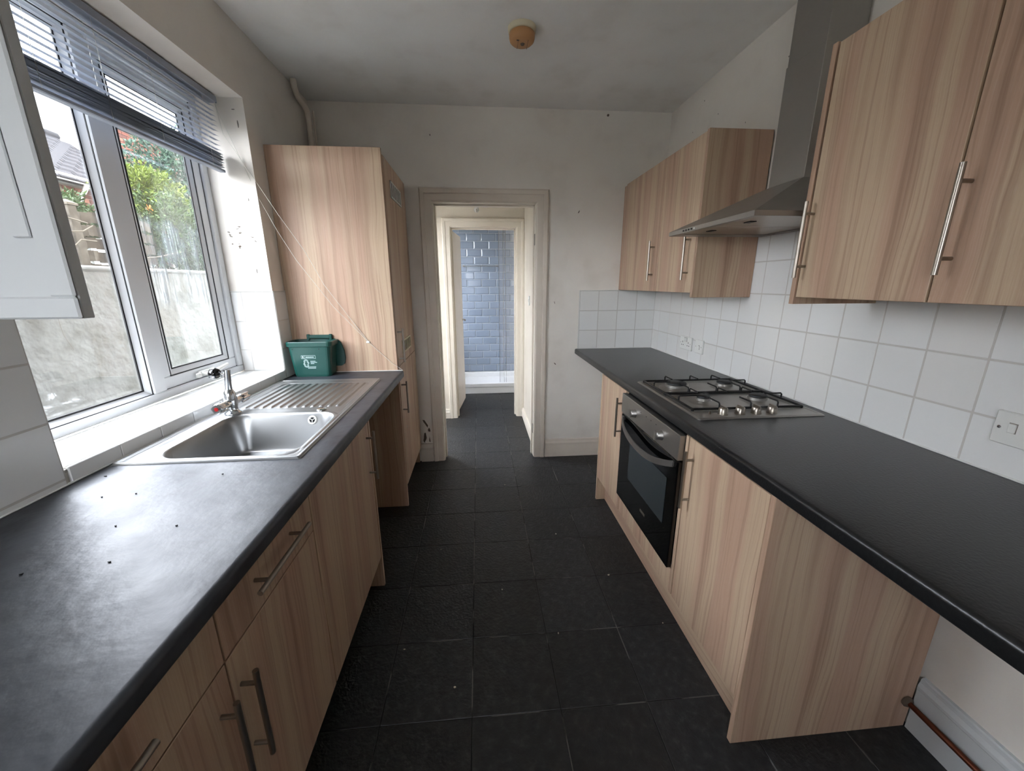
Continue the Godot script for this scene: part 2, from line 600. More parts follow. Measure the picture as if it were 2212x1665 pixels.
func build_shell() -> void:
	var top := 7.0
	# floor: bed of grout and single tiles
	var fl := structure("floor", "black slate-look floor tiles running through to the shower room", "floor")
	part("grout_bed", cube(Vector3(XL - 0.2, -0.12, -5.75), Vector3(XR + 0.1, -0.0022, ZB + 0.1)), M.floor_grout, fl)
	var meshes := []
	for k in 4:
		var st := nb()
		var s := FT / 2 - 0.0016
		box(st, Vector3(-s, -0.010, -s), Vector3(s, 0, s), 0.0016)
		meshes.append(st.commit())
	var xg := -0.0561
	var zg := -2.215
	for j in range(-10, 12):
		for i in range(-4, 5):
			var c := Vector3(xg + (i + 0.5) * FT, rng.randf_range(-0.0006, 0.0), zg + (j + 0.5) * FT)
			if c.z < -3.1 and (c.x < -0.85 or c.x > 0.70):
				continue
			var t := Transform3D(Basis(Vector3(1, 0, 0), rng.randf_range(-0.002, 0.002)), c)
			shared("floor_tile", meshes[(i + j + 40) % 4], M["floor_slate_%d" % rng.randi_range(0, 2)], fl, t)
	wall("ceiling", "plain white painted kitchen ceiling", [[Vector3(XL + 0.001, H, ZF - 0.1), Vector3(XR + 0.15, H + 0.2, ZB + 0.1)]], M.ceiling_paint)
	wall("wall_far", "painted end wall with the open doorway to the lobby", [
		[Vector3(XL - 0.02, -0.05, ZF - 0.1), Vector3(-0.335, H + 0.02, ZF)],
		[Vector3(0.462, -0.05, ZF - 0.1), Vector3(XR + 0.02, H + 0.02, ZF)],
		[Vector3(-0.335, 2.01, ZF - 0.1), Vector3(0.462, H + 0.02, ZF)]], M.wall_paint)
	wall("wall_left", "painted window wall above the sink", [
		[Vector3(XL - 0.30, -0.2, -2.2), Vector3(XL, 0.955, -1.007)],
		[Vector3(XL - 0.30, 2.27, -2.2), Vector3(XL, top, -1.007)],
		[Vector3(XL - 0.30, -0.2, -1.007), Vector3(XL, top, ZB + 0.1)],
		[Vector3(XL - 0.30, -0.2, -3.112), Vector3(XL, top, -2.2)]], M.wall_paint)
	wall("wall_right", "painted wall behind the hob and the cooker hood", [[Vector3(XR, -0.05, ZF - 0.1), Vector3(XR + 0.15, H + 0.02, ZB + 0.1)]], M.wall_paint)
	wall("wall_rear", "painted wall at the near end of the kitchen", [
		[Vector3(XL, -0.05, ZB), Vector3(-1.00, H + 0.02, ZB + 0.1)], [Vector3(-0.18, -0.05, ZB), Vector3(XR + 0.15, H + 0.02, ZB + 0.1)],
		[Vector3(-1.00, -0.05, ZB), Vector3(-0.18, 1.28, ZB + 0.1)], [Vector3(-1.00, 2.02, ZB), Vector3(-0.18, H + 0.02, ZB + 0.1)]], M.wall_paint)
	var rw3 := structure("window_3", "small white framed window in the wall facing the lobby doorway", "window")
	for b in [["frame_rail", Vector3(-1.00, 1.28, ZB + 0.02), Vector3(-0.18, 1.33, ZB + 0.08)], ["frame_rail", Vector3(-1.00, 1.97, ZB + 0.02), Vector3(-0.18, 2.02, ZB + 0.08)], ["frame_stile", Vector3(-1.00, 1.33, ZB + 0.02), Vector3(-0.95, 1.97, ZB + 0.08)], ["frame_stile", Vector3(-0.23, 1.33, ZB + 0.02), Vector3(-0.18, 1.97, ZB + 0.08)]]:
		part(b[0], cube(b[1], b[2], 0.004), M.upvc, rw3)
	part("rear_pane", cube(Vector3(-0.95, 1.33, ZB + 0.048), Vector3(-0.23, 1.97, ZB + 0.053)), M.clear_glass, rw3)
	# outer brick leaf of the house, facing the passage
	wall("wall_outer", "dark brick outer face of the house along the side passage", [
		[Vector3(XL - 0.33, -0.2, -2.28), Vector3(XL - 0.30, 0.90, -0.93)], [Vector3(XL - 0.33, 2.34, -2.28), Vector3(XL - 0.30, top, -0.93)],
		[Vector3(XL - 0.33, -0.2, -0.93), Vector3(XL - 0.30, top, ZB + 0.1)], [Vector3(XL - 0.33, -0.2, -3.112), Vector3(XL - 0.30, top, -2.28)]], M.brick_dark)
	# doorway trim: lining and moulded architrave
	var tr := structure("trim_1", "cream painted frame of the doorway to the lobby")
	door_trim(tr, -0.305, 0.432, 1.980, ZF, ZF - 0.1, 0.093, M.gloss_trim, M.cream_paint)
	# hinge plates left on the lining
	for y in [1.74, 0.24]:
		part("hinge_plate", cube(Vector3(0.4285, y - 0.04, ZF - 0.062), Vector3(0.4325, y + 0.04, ZF - 0.030), 0.001), M.chip_grey, tr)
	# skirtings
	skirting("baseboard_far", "cream skirting board on the end wall beside the doorway", [[Vector3(0.528, 0, ZF), Vector3(0.99, 0, ZF), Vector3(0, 0, 1)], [Vector3(-0.499, 0, ZF), Vector3(-0.401, 0, ZF), Vector3(0, 0, 1)]], 0.155)
	skirting("baseboard_right", "dusty white skirting board in the gap under the worktop", [[Vector3(XR, 0, -0.842), Vector3(XR, 0, ZB), Vector3(-1, 0, 0)]], 0.205, M.white_melamine)
	# scuffed and chipped paint beside the doorway
	var far := get_node("wall_far")
	for c in [[-0.452, 0.33, 0.012, 0.05, 0.5], [-0.425, 0.27, 0.010, 0.022, 0.2], [-0.462, 0.205, 0.016, 0.045, -0.1], [-0.425, 0.185, 0.006, 0.035, 0.05], [-0.470, 0.175, 0.008, 0.02, 0.3], [0.60, 0.80, 0.004, 0.018, 0.7], [0.75, 1.93, 0.004, 0.015, -0.4], [0.585, 1.28, 0.003, 0.012, 0.3], [0.93, 2.551, 0.010, 0.010, 0.0], [-0.30, 2.40, 0.004, 0.008, 0.2]]:
		var st := nb()
		prism(st, blot(c[2], c[3]), 0.0009, Transform3D(Basis(Vector3(0, 0, 1), c[4]), Vector3(c[0], c[1], ZF)))
		part("paint_chip", st, M.chip_brown, far)
	# flaking plaster on the far window reveal and a few flecks on the wall over the hob
	var lw := get_node("wall_left")
	for k in 16:
		var y := 1.60 + 0.12 * rng.randf()
		var x := -1.25 + 0.13 * rng.randf()
		if (x + 1.25) / 0.13 + (y - 1.60) / 0.12 > 1.35:
			continue
		var st := nb()
		prism(st, blot(rng.randf_range(0.004, 0.012), rng.randf_range(0.002, 0.006)), 0.0012, Transform3D(Basis(Vector3(0, 0, 1), rng.randf_range(-0.9, 0.3)), Vector3(x, y, -2.2)))
		part("plaster_flake", st, [M.chip_grey, M.chip_grey, M.chip_brown][k % 3], lw)
	for c in [[-1.118, 2.16, 0.004, 0.018], [-1.13, 2.22, 0.010, 0.003], [-1.125, 1.83, 0.003, 0.010], [-1.14, 1.49, 0.003, 0.014]]:
		var st := nb()
		prism(st, blot(c[2], c[3]), 0.0009, at(c[0], c[1], -2.2))
		part("paint_chip", st, M.chip_grey, lw)
	var rw := get_node("wall_right")
	for k in 12:
		var st := nb()
		prism(st, blot(rng.randf_range(0.002, 0.004), rng.randf_range(0.003, 0.010)), 0.0009, Transform3D(Basis(Vector3(0, 1, 0), -PI / 2), Vector3(XR, rng.randf_range(2.15, 2.5), rng.randf_range(-2.7, -1.8))))
		part("paint_chip", st, M.chip_grey, rw)


func blot(w: float, h: float) -> PackedVector2Array:
	var o := PackedVector2Array()
	for k in 9:
		var a := TAU * k / 9
		var r := rng.randf_range(0.55, 1.0)
		o.append(Vector2(cos(a) * w * r, sin(a) * h * r))
	return o


func door_trim(parent: Node, x0: float, x1: float, top: float, z: float, zback: float, w: float, m: Material, lining: Material) -> void:
	# lining boards with a stop
	var d := 0.030
	for b in [["lining", Vector3(x0 - d, 0, zback - 0.004), Vector3(x0, top, z + 0.004)], ["lining", Vector3(x1, 0, zback - 0.004), Vector3(x1 + d, top, z + 0.004)], ["lining", Vector3(x0 - d, top, zback - 0.004), Vector3(x1 + d, top + d, z + 0.004)],
		["door_stop", Vector3(x0 - 0.001, 0, zback + 0.005), Vector3(x0 + 0.012, top, zback + 0.045)], ["door_stop", Vector3(x1 - 0.012, 0, zback + 0.005), Vector3(x1 + 0.001, top, zback + 0.045)], ["door_stop", Vector3(x0, top - 0.012, zback + 0.005), Vector3(x1, top + 0.001, zback + 0.045)]]:
		part(b[0], cube(b[1], b[2], 0.0015), lining, parent)
	# architrave, mitred, both faces
	for s in [[z, 1.0], [zback, -1.0]]:
		var prof := [Vector2(0.006, 0.0), Vector2(0.006, 0.010), Vector2(0.012, 0.013), Vector2(w * 0.60, 0.015), Vector2(w * 0.64, 0.020), Vector2(w * 0.90, 0.022), Vector2(w, 0.016), Vector2(w, 0.0)]
		for side in 3:
			var st := nb()
			for i in prof.size() - 1:
				var p := []
				for k in [i, i + 1]:
					var o: float = prof[k].x
					var zz: float = s[0] + s[1] * prof[k].y
					var c := [Vector3(x0 - o, 0, zz), Vector3(x0 - o, top + o, zz), Vector3(x1 + o, top + o, zz), Vector3(x1 + o, 0, zz)]
					p.append([c[side], c[side + 1]])
				var q := [p[0][0], p[1][0], p[1][1], p[0][1]]
				if s[1] < 0:
					q.reverse()
				q.reverse()
				poly(st, q, [Vector2.ZERO, Vector2.ZERO, Vector2.ZERO, Vector2.ZERO])
			part("architrave", st, m, parent)


func skirting(called: String, label: String, runs: Array, h: float, m: Material = null) -> void:
	var root := structure(called, label)
	for r in runs:
		var a: Vector3 = r[0]
		var b: Vector3 = r[1]
		var o: Vector3 = r[2]
		var d := (b - a).normalized()
		var x := o
		var basis := Basis(x, Vector3.UP, d) if x.cross(Vector3.UP).dot(d) > 0 else Basis(x, Vector3.UP, -d)
		var start := a if x.cross(Vector3.UP).dot(d) > 0 else b
		var st := nb()
		prism(st, PackedVector2Array([Vector2(0, 0), Vector2(0.018, 0), Vector2(0.018, h - 0.045), Vector2(0.022, h - 0.040), Vector2(0.022, h - 0.030), Vector2(0.016, h - 0.016), Vector2(0.014, h - 0.004), Vector2(0.010, h), Vector2(0, h)]), a.distance_to(b), Transform3D(basis, start))
		part("board", st, m if m else M.gloss_trim, root)


# ---------------------------------------------------------------- window with blind
func build_window() -> void:
	var w := structure("window_1", "white plastic window of a fixed light and a casement over the sink", "window")
	var z0 := -2.198
	var z1 := -1.009
	var y0 := 0.966
	var y1 := 2.268
	var xi := -1.290
	var xo := -1.330
	var fw := 0.040
	# outer frame and mullion
	for b in [["frame_rail", Vector3(xo, y0, z0), Vector3(xi, y0 + 0.034, z1)], ["frame_rail", Vector3(xo, y1 - fw, z0), Vector3(xi, y1, z1)], ["frame_stile", Vector3(xo, y0 + 0.034, z0), Vector3(xi, y1 - fw, z0 + fw)], ["frame_stile", Vector3(xo, y0 + 0.034, z1 - 0.045), Vector3(xi, y1 - fw, z1)], ["mullion", Vector3(xo, y0 + 0.034, -1.664), Vector3(xi, y1 - fw, -1.598)]]:
		part(b[0], cube(b[1], b[2], 0.004), M.upvc, w)
	# fixed light
	light_unit(w, "fixed_pane", -1.598, z1 - 0.045, y0 + 0.034, y1 - fw, -1.297, 0.021, 0.0)
	# casement
	var sash := Node3D.new()
	put(sash, "sash", w)
	var s0 := -2.160
	var s1 := -1.662
	var a0 := 0.998
	var a1 := 2.232
	var sw := 0.052
	for b in [["sash_rail", Vector3(xo - 0.002, a0, s0), Vector3(-1.303, a0 + sw, s1)], ["sash_rail", Vector3(xo - 0.002, a1 - sw, s0), Vector3(-1.303, a1, s1)], ["sash_stile", Vector3(xo - 0.002, a0 + sw, s0), Vector3(-1.303, a1 - sw, s0 + sw)], ["sash_stile", Vector3(xo - 0.002, a0 + sw, s1 - sw), Vector3(-1.303, a1 - sw, s1)]]:
		part(b[0], cube(b[1], b[2], 0.004), M.upvc, sash)
	for b in [[Vector3(-1.31, a0 - 0.003, s0 - 0.002), Vector3(-1.301, a0 + 0.002, s1)], [Vector3(-1.31, a1 - 0.001, s0 - 0.002), Vector3(-1.301, a1 + 0.003, s1)], [Vector3(-1.31, a0, s0 - 0.003), Vector3(-1.301, a1, s0 + 0.002)]]:
		part("seal", cube(b[0], b[1]), M.gasket, sash)
	light_unit(w, "casement_pane", s0 + sw, s1 - sw, a0 + sw, a1 - sw, -1.305, 0.026, 0.0)
	var st := nb()
	var g0 := s0 + sw + 0.01
	var g1 := s1 - sw - 0.01
	poly(st, [Vector3(-1.3145, 1.30, g1), Vector3(-1.3145, 1.30, g0), Vector3(-1.3145, 1.78, g0), Vector3(-1.3145, 1.78, g1)], [Vector2(0, 1), Vector2(1, 1), Vector2(1, 0), Vector2(0, 0)])
	part("dried_streaks", st, M.dried_streaks, w)
	# espagnolette handle on the bottom rail of the casement
	var hd := Node3D.new()
	put(hd, "handle", w)
	part("backplate", cube(Vector3(-1.303, 1.006, -1.975), Vector3(-1.292, 1.034, -1.865), 0.004), M.white_plastic, hd)
	st = nb()
	tube(st, [Vector3(-1.292, 1.020, -1.885), Vector3(-1.262, 1.020, -1.885), Vector3(-1.256, 1.021, -1.895), Vector3(-1.254, 1.040, -2.01)], [0.010, 0.010, 0.010, 0.007], 10)
	part("lever", st, M.white_plastic, hd)
	part("lock_button", cube(Vector3(-1.294, 1.008, -1.862), Vector3(-1.280, 1.030, -1.838), 0.003), M.white_plastic, hd)
	# venetian blind, half raised
	var bl := thing("venetian_blind", "half-raised grey venetian blind hanging in the window reveal", "blind", Vector3(-1.215, 2.24, -1.60))
	var p := bl.position
	part("headrail", cube(Vector3(-1.232, 2.236, -2.182) - p, Vector3(-1.186, 2.264, -1.02) - p, 0.002), M.blind_slat, bl)
	st = nb()
	var hw := 0.0125
	var prof := []
	for k in 6:
		var u := -1.0 + 2.0 * k / 5
		prof.append(Vector2(u * hw, 0.0018 * (1.0 - u * u)))
	for k in 5:
		var a: Vector2 = prof[k]
		var b: Vector2 = prof[k + 1]
		for f in [[0.0002, 1], [-0.0002, -1]]:
			var q := [Vector3(a.x, a.y + f[0], 0.575), Vector3(b.x, b.y + f[0], 0.575), Vector3(b.x, b.y + f[0], -0.575), Vector3(a.x, a.y + f[0], -0.575)]
			if f[1] < 0:
				q.reverse()
			poly(st, q, [Vector2.ZERO, Vector2.ZERO, Vector2.ZERO, Vector2.ZERO])
	var slat := st.commit()
	var y := 2.222
	for k in 10:
		shared("slat", slat, M.blind_slat, bl, Transform3D(Basis(Vector3(0, 0, 1), -atan((y - 1.42) / 1.2) + 0.28 + rng.randf_range(-0.03, 0.03)), Vector3(-1.208, y, -1.60) - p))
		y -= 0.0205
	y = 2.022
	for k in 20:
		shared("slat", slat, M.blind_slat, bl, Transform3D(Basis(Vector3(0, 0, 1), rng.randf_range(-0.10, 0.16)).rotated(Vector3.RIGHT, rng.randf_range(-0.004, 0.004)), Vector3(-1.208 + rng.randf_range(-0.003, 0.003), y, -1.60) - p))
		y -= 0.0032
	part("bottom_rail", cube(Vector3(-1.221, 1.942, -2.175) - p, Vector3(-1.195, 1.955, -1.025) - p, 0.003), M.blind_slat, bl)
	for z in [-2.09, -1.80, -1.58, -1.36, -1.12]:
		st = nb()
		tube(st, [Vector3(-1.1955, 2.24, z) - p, Vector3(-1.1955, 1.95, z) - p], 0.0006, 5)
		tube(st, [Vector3(-1.2205, 2.24, z) - p, Vector3(-1.2205, 1.95, z) - p], 0.0006, 5)
		part("ladder_cord", st, M.cord_white, bl)
	for c in [[Vector3(-1.19, 2.245, -2.165), Vector3(-1.184, 2.2, -2.17), Vector3(-1.126, 2.005, -2.19), Vector3(-1.079, 1.835, -2.21), Vector3(-1.025, 1.687, -2.235), Vector3(-0.963, 1.547, -2.26), Vector3(-0.814, 1.301, -2.30), Vector3(-0.649, 1.096, -2.324), Vector3(-0.520, 0.965, -2.322), Vector3(-0.464, 0.927, -2.3135)],
		[Vector3(-1.19, 2.245, -2.165), Vector3(-1.176, 2.106, -2.17), Vector3(-1.085, 1.927, -2.20), Vector3(-1.012, 1.771, -2.235), Vector3(-0.918, 1.588, -2.28), Vector3(-0.850, 1.419, -2.30), Vector3(-0.706, 1.186, -2.322), Vector3(-0.649, 1.100, -2.325)]]:
		st = nb()
		var q := []
		for v in c:
			q.append(v - p)
		tube(st, q, 0.0011, 6)
		part("pull_cord", st, M.cord_white, bl)
	part("cord_cleat", cube(Vector3(-0.66, 1.088, -2.3285) - p, Vector3(-0.640, 1.100, -2.321) - p, 0.002), M.white_plastic, bl)


# glazing: sloping beads, dark gasket, pane
func light_unit(w: Node, called: String, z0: float, z1: float, y0: float, y1: float, x: float, bw: float, _o: float) -> void:
	var xg := -1.316
	for s in 4:
		var a := [Vector2(z0, y0), Vector2(z1, y0), Vector2(z1, y1), Vector2(z0, y1)]
		var i: Vector2 = Vector2(bw, bw)
		var b := [Vector2(z0 + bw, y0 + bw), Vector2(z1 - bw, y0 + bw), Vector2(z1 - bw, y1 - bw), Vector2(z0 + bw, y1 - bw)]
		var n := (s + 1) % 4
		var st := nb()
		var p := [Vector3(x, a[s].y, a[s].x), Vector3(x, a[n].y, a[n].x), Vector3(xg, b[n].y, b[n].x), Vector3(xg, b[s].y, b[s].x)]
		poly(st, [p[1], p[0], p[3], p[2]], [i, i, i, i])
		part("glazing_bead", st, M.upvc, w)
		# gasket against the glass and at the frame
		var lo := Vector3(xg - 0.001, min(b[s].y, b[n].y), min(b[s].x, b[n].x)) - Vector3(0, 0.003, 0.003)
		var hi := Vector3(xg + 0.003, max(b[s].y, b[n].y), max(b[s].x, b[n].x)) + Vector3(0, 0.003, 0.003)
		part("gasket", cube(lo, hi), M.gasket, w)
		lo = Vector3(x - 0.002, min(a[s].y, a[n].y), min(a[s].x, a[n].x)) - Vector3(0, 0.0022, 0.0022)
		hi = Vector3(x + 0.0015, max(a[s].y, a[n].y), max(a[s].x, a[n].x)) + Vector3(0, 0.0022, 0.0022)
		if called == "fixed_pane" or true:
			part("gasket", cube(lo, hi), M.gasket, w)
	part(called, cube(Vector3(xg - 0.006, y0, z0), Vector3(xg - 0.0015, y1, z1)), M.clear_glass, w)


# ---------------------------------------------------------------- wall tiles
# one field of tiles on a plane: origin, u and v directions, cut lines along u and v
func tile_field(root: Node, o: Vector3, u: Vector3, v: Vector3, n: Vector3, us: Array, vs: Array, m: Array, thick := 0.006, gap := 0.0016) -> void:
	var cache := {}
	for i in us.size() - 1:
		for j in vs.size() - 1:
			var a: float = us[i] + gap
			var b: float = us[i + 1] - gap
			var c: float = vs[j] + gap
			var d: float = vs[j + 1] - gap
			if b - a < 0.006 or d - c < 0.006:
				continue
			var key := "%.4f %.4f" % [b - a, d - c]
			if not cache.has(key):
				var st := nb()
				box(st, Vector3(-(b - a) / 2, -(d - c) / 2, 0), Vector3((b - a) / 2, (d - c) / 2, thick), 0.0018)
				cache[key] = st.commit()
			var t := Transform3D(Basis(u, v, n), o + u * (a + b) / 2 + v * (c + d) / 2 + n * rng.randf_range(-0.0006, 0.0))
			t.basis = t.basis.rotated(u, rng.randf_range(-0.004, 0.004)).rotated(v, rng.randf_range(-0.004, 0.004))
			shared("tile", cache[key], m[rng.randi() % m.size()], root, t)


func cuts(first: float, last: float, at_line: float, step: float) -> Array:
	var out := [first]
	var k := ceili((first + 0.004 - at_line) / step)
	while at_line + k * step < last - 0.004:
		out.append(at_line + k * step)
		k += 1
	out.append(last)
	return out


func build_wall_tiles() -> void:
	var tm := [M.white_tile, M.white_tile, M.white_tile_warm]
	var yg := 1.2171
	# right wall (u runs along +z)
	var r := structure("wall_right_tiling", "white square splashback tiles along the hob wall", "tiles")
	part("grout", cube(Vector3(XR - 0.0050, YW, ZF), Vector3(XR + 0.001, yg + T, 0.62)), M.grout_light, r)
	part("grout", cube(Vector3(XR - 0.0050, yg + T, -1.93), Vector3(XR + 0.001, yg + 4 * T, -1.28)), M.grout_light, r)
	var us := cuts(ZF, 0.62, -1.5344, T)
	tile_field(r, Vector3(XR, 0, 0), Vector3(0, 0, 1), Vector3(0, 1, 0), Vector3(-1, 0, 0), us, [YW, yg - T, yg, yg + T], tm)
	tile_field(r, Vector3(XR, 0, 0), Vector3(0, 0, 1), Vector3(0, 1, 0), Vector3(-1, 0, 0), cuts(-1.93, -1.28, -1.5344, T), [yg + T, yg + 2 * T, yg + 3 * T, yg + 4 * T], tm)
	# end wall
	var f := structure("wall_far_tiling", "small block of white tiles in the corner beyond the hob", "tiles")
	part("grout", cube(Vector3(0.783, YW, ZF - 0.001), Vector3(XR, yg + T, ZF + 0.0050)), M.grout_light, f)
	tile_field(f, Vector3(0, 0, ZF), Vector3(1, 0, 0), Vector3(0, 1, 0), Vector3(0, 0, 1), [0.783, 0.931, 1.083, 1.235, XR - 0.006], [YW, yg - T, yg, yg + T - 0.002], tm)
	part("edge_trim", cube(Vector3(0.776, YW, ZF - 0.001), Vector3(0.783, yg + T + 0.003, ZF + 0.008), 0.002), M.white_plastic, f)
	part("edge_trim", cube(Vector3(0.783, yg + T - 0.001, ZF - 0.001), Vector3(1.09, yg + T + 0.003, ZF + 0.008), 0.0015), M.white_plastic, f)
	# window wall: beside the opening, the reveal, the sill
	var l := structure("wall_left_tiling", "white tiles round the foot of the window", "tiles")
	part("grout", cube(Vector3(XL - 0.001, YW, -1.005), Vector3(XL + 0.0050, 1.54, 0.6)), M.grout_light, l)
	tile_field(l, Vector3(XL, 0, 0), Vector3(0, 0, -1), Vector3(0, 1, 0), Vector3(1, 0, 0), cuts(-0.6, 1.005, 1.005, T), [YW, 0.936, 1.088, 1.240, 1.392, 1.544], tm)
	part("grout", cube(Vector3(XL - 0.001, YW, -2.329), Vector3(XL + 0.0050, 1.385, -2.2)), M.grout_light, l)
	tile_field(l, Vector3(XL, 0, 0), Vector3(0, 0, -1), Vector3(0, 1, 0), Vector3(1, 0, 0), [2.206, 2.325], [YW, 1.080, 1.232, 1.385], tm)
	part("grout", cube(Vector3(-1.29, 0.96, -2.201), Vector3(XL, 1.385, -2.1958)), M.grout_light, l)
	tile_field(l, Vector3(0, 0, -2.2), Vector3(1, 0, 0), Vector3(0, 1, 0), Vector3(0, 0, 1), [-1.289, -1.236, XL - 0.004], [0.962, 1.080, 1.232, 1.385], tm)
	part("edge_trim", cube(Vector3(XL - 0.006, 0.962, -2.206), Vector3(XL + 0.007, 1.387, -2.193), 0.004), M.white_plastic, l)
	part("edge_trim", cube(Vector3(-1.29, 1.385, -2.201), Vector3(XL + 0.007, 1.3895, -2.192), 0.0015), M.white_plastic, l)
	part("edge_trim", cube(Vector3(XL - 0.001, 1.385, -2.329), Vector3(XL + 0.007, 1.3895, -2.2), 0.0015), M.white_plastic, l)
	part("grout", cube(Vector3(-1.29, 0.950, -2.196), Vector3(XL + 0.002, 0.9585, -1.009)), M.grout_light, l)
	tile_field(l, Vector3(0, 0.955, 0), Vector3(0, 0, 1), Vector3(1, 0, 0), Vector3(0, 1, 0), cuts(-2.194, -1.009, -1.167, T), [-1.289, XL - 0.148, XL - 0.002], tm, 0.010)
	tile_field(l, Vector3(XL - 0.002, 0, 0), Vector3(0, 0, -1), Vector3(0, 1, 0), Vector3(1, 0, 0), cuts(1.009, 2.194, 1.167, T), [YW, 0.9645], tm, 0.009, 0.0008)
	part("sealant_bead", cube(Vector3(XL + 0.001, YW, -2.329), Vector3(XL + 0.010, YW + 0.004, 0.6), 0.0015), M.white_plastic, l)
	part("sealant_bead", cube(Vector3(XR - 0.011, YW, ZF + 0.003), Vector3(XR - 0.003, YW + 0.005, 0.6), 0.0015), M.white_plastic, r)
	part("sealant_bead", cube(Vector3(0.783, YW, ZF + 0.003), Vector3(XR - 0.006, YW + 0.005, ZF + 0.011), 0.0015), M.white_plastic, f)


# ---------------------------------------------------------------- lobby and shower room
func build_lobby() -> void:
	var z1 := ZF - 0.1
	var z2 := -4.07
	wall("wall_lobby_right", "cream wall of the lobby next to the kitchen doorway", [[Vector3(0.470, -0.05, z2 - 0.02), Vector3(0.60, 2.45, z1 + 0.001)]], M.cream_paint)
	wall("wall_lobby_left", "outer wall of the lobby with a glazed side door", [
		[Vector3(-0.90, -0.2, z2), Vector3(-0.70, 7.0, -4.02)], [Vector3(-0.90, -0.2, -3.17), Vector3(-0.70, 7.0, z1)], [Vector3(-0.90, 2.30, -4.02), Vector3(-0.70, 7.0, -3.17)]], M.cream_paint)
	wall("ceiling_lobby", "cream ceiling of the lobby", [[Vector3(-0.90, 2.42, z2 - 0.1), Vector3(0.60, 2.60, z1)]], M.cream_paint)
	wall("wall_lobby_far", "cream wall round the shower room doorway", [
		[Vector3(-0.75, -0.05, z2 - 0.1), Vector3(-0.282, 2.45, z2)], [Vector3(0.417, -0.05, z2 - 0.1), Vector3(0.60, 2.45, z2)], [Vector3(-0.282, 1.985, z2 - 0.1), Vector3(0.417, 2.45, z2)]], M.cream_paint)
	var tr := structure("trim_2", "cream painted frame of the shower room doorway")
	door_trim(tr, -0.252, 0.387, 1.955, z2, z2 - 0.1, 0.085, M.cream_paint, M.cream_paint)
	skirting("baseboard_lobby", "white skirting along the lobby walls", [[Vector3(0.470, 0, z2), Vector3(0.470, 0, z1 - 0.006), Vector3(-1, 0, 0)], [Vector3(-0.70, 0, z2), Vector3(-0.339, 0, z2), Vector3(0, 0, 1)]], 0.10, M.cream_paint)
	# glazed outer door of the lobby, out of sight from the kitchen
	var d := structure("door_1", "white glazed side door of the lobby", "door")
	for b in [["stile", Vector3(-0.82, 0, -4.02), Vector3(-0.77, 2.30, -3.88)], ["stile", Vector3(-0.82, 0, -3.31), Vector3(-0.77, 2.30, -3.17)], ["rail", Vector3(-0.82, 0, -3.88), Vector3(-0.77, 0.30, -3.31)], ["rail", Vector3(-0.82, 2.05, -3.88), Vector3(-0.77, 2.30, -3.31)]]:
		part(b[0], cube(b[1], b[2], 0.004), M.upvc, d)
	part("door_pane", cube(Vector3(-0.798, 0.30, -3.88), Vector3(-0.793, 2.05, -3.31)), M.clear_glass, d)
	# small white hook plate over the shower room door
	var h := thing("ceiling_hook", "small white round hook plate above the shower room doorway", "hook", Vector3(0.003, 2.115, z2))
	var st := nb()
	lathe(st, [Vector2(0, 0.006), Vector2(0.018, 0.005), Vector2(0.026, 0.0), Vector2(0.026, -0.001)], along(Vector3(0, 0, 1), Vector3.ZERO), 20)
	part("plate", st, M.white_plastic, h)
	st = nb()
	tube(st, [Vector3(0, 0, 0.004), Vector3(0, 0.002, 0.018), Vector3(0.004, -0.012, 0.026), Vector3(0.002, -0.022, 0.018)], 0.0035, 8)
	part("hook", st, M.chip_grey, h)
	# light switch on the lobby wall
	var s := thing("lobby_switch", "slim white light switch on the lobby wall", "switch", Vector3(0.470, 1.27, -3.63))
	part("plate", cube(Vector3(-0.008, -0.043, -0.03), Vector3(0, 0.043, 0.03), 0.002), M.white_plastic, s)
	part("rocker", cube(Vector3(-0.012, -0.012, -0.006), Vector3(-0.007, 0.012, 0.006), 0.001), M.white_plastic, s)


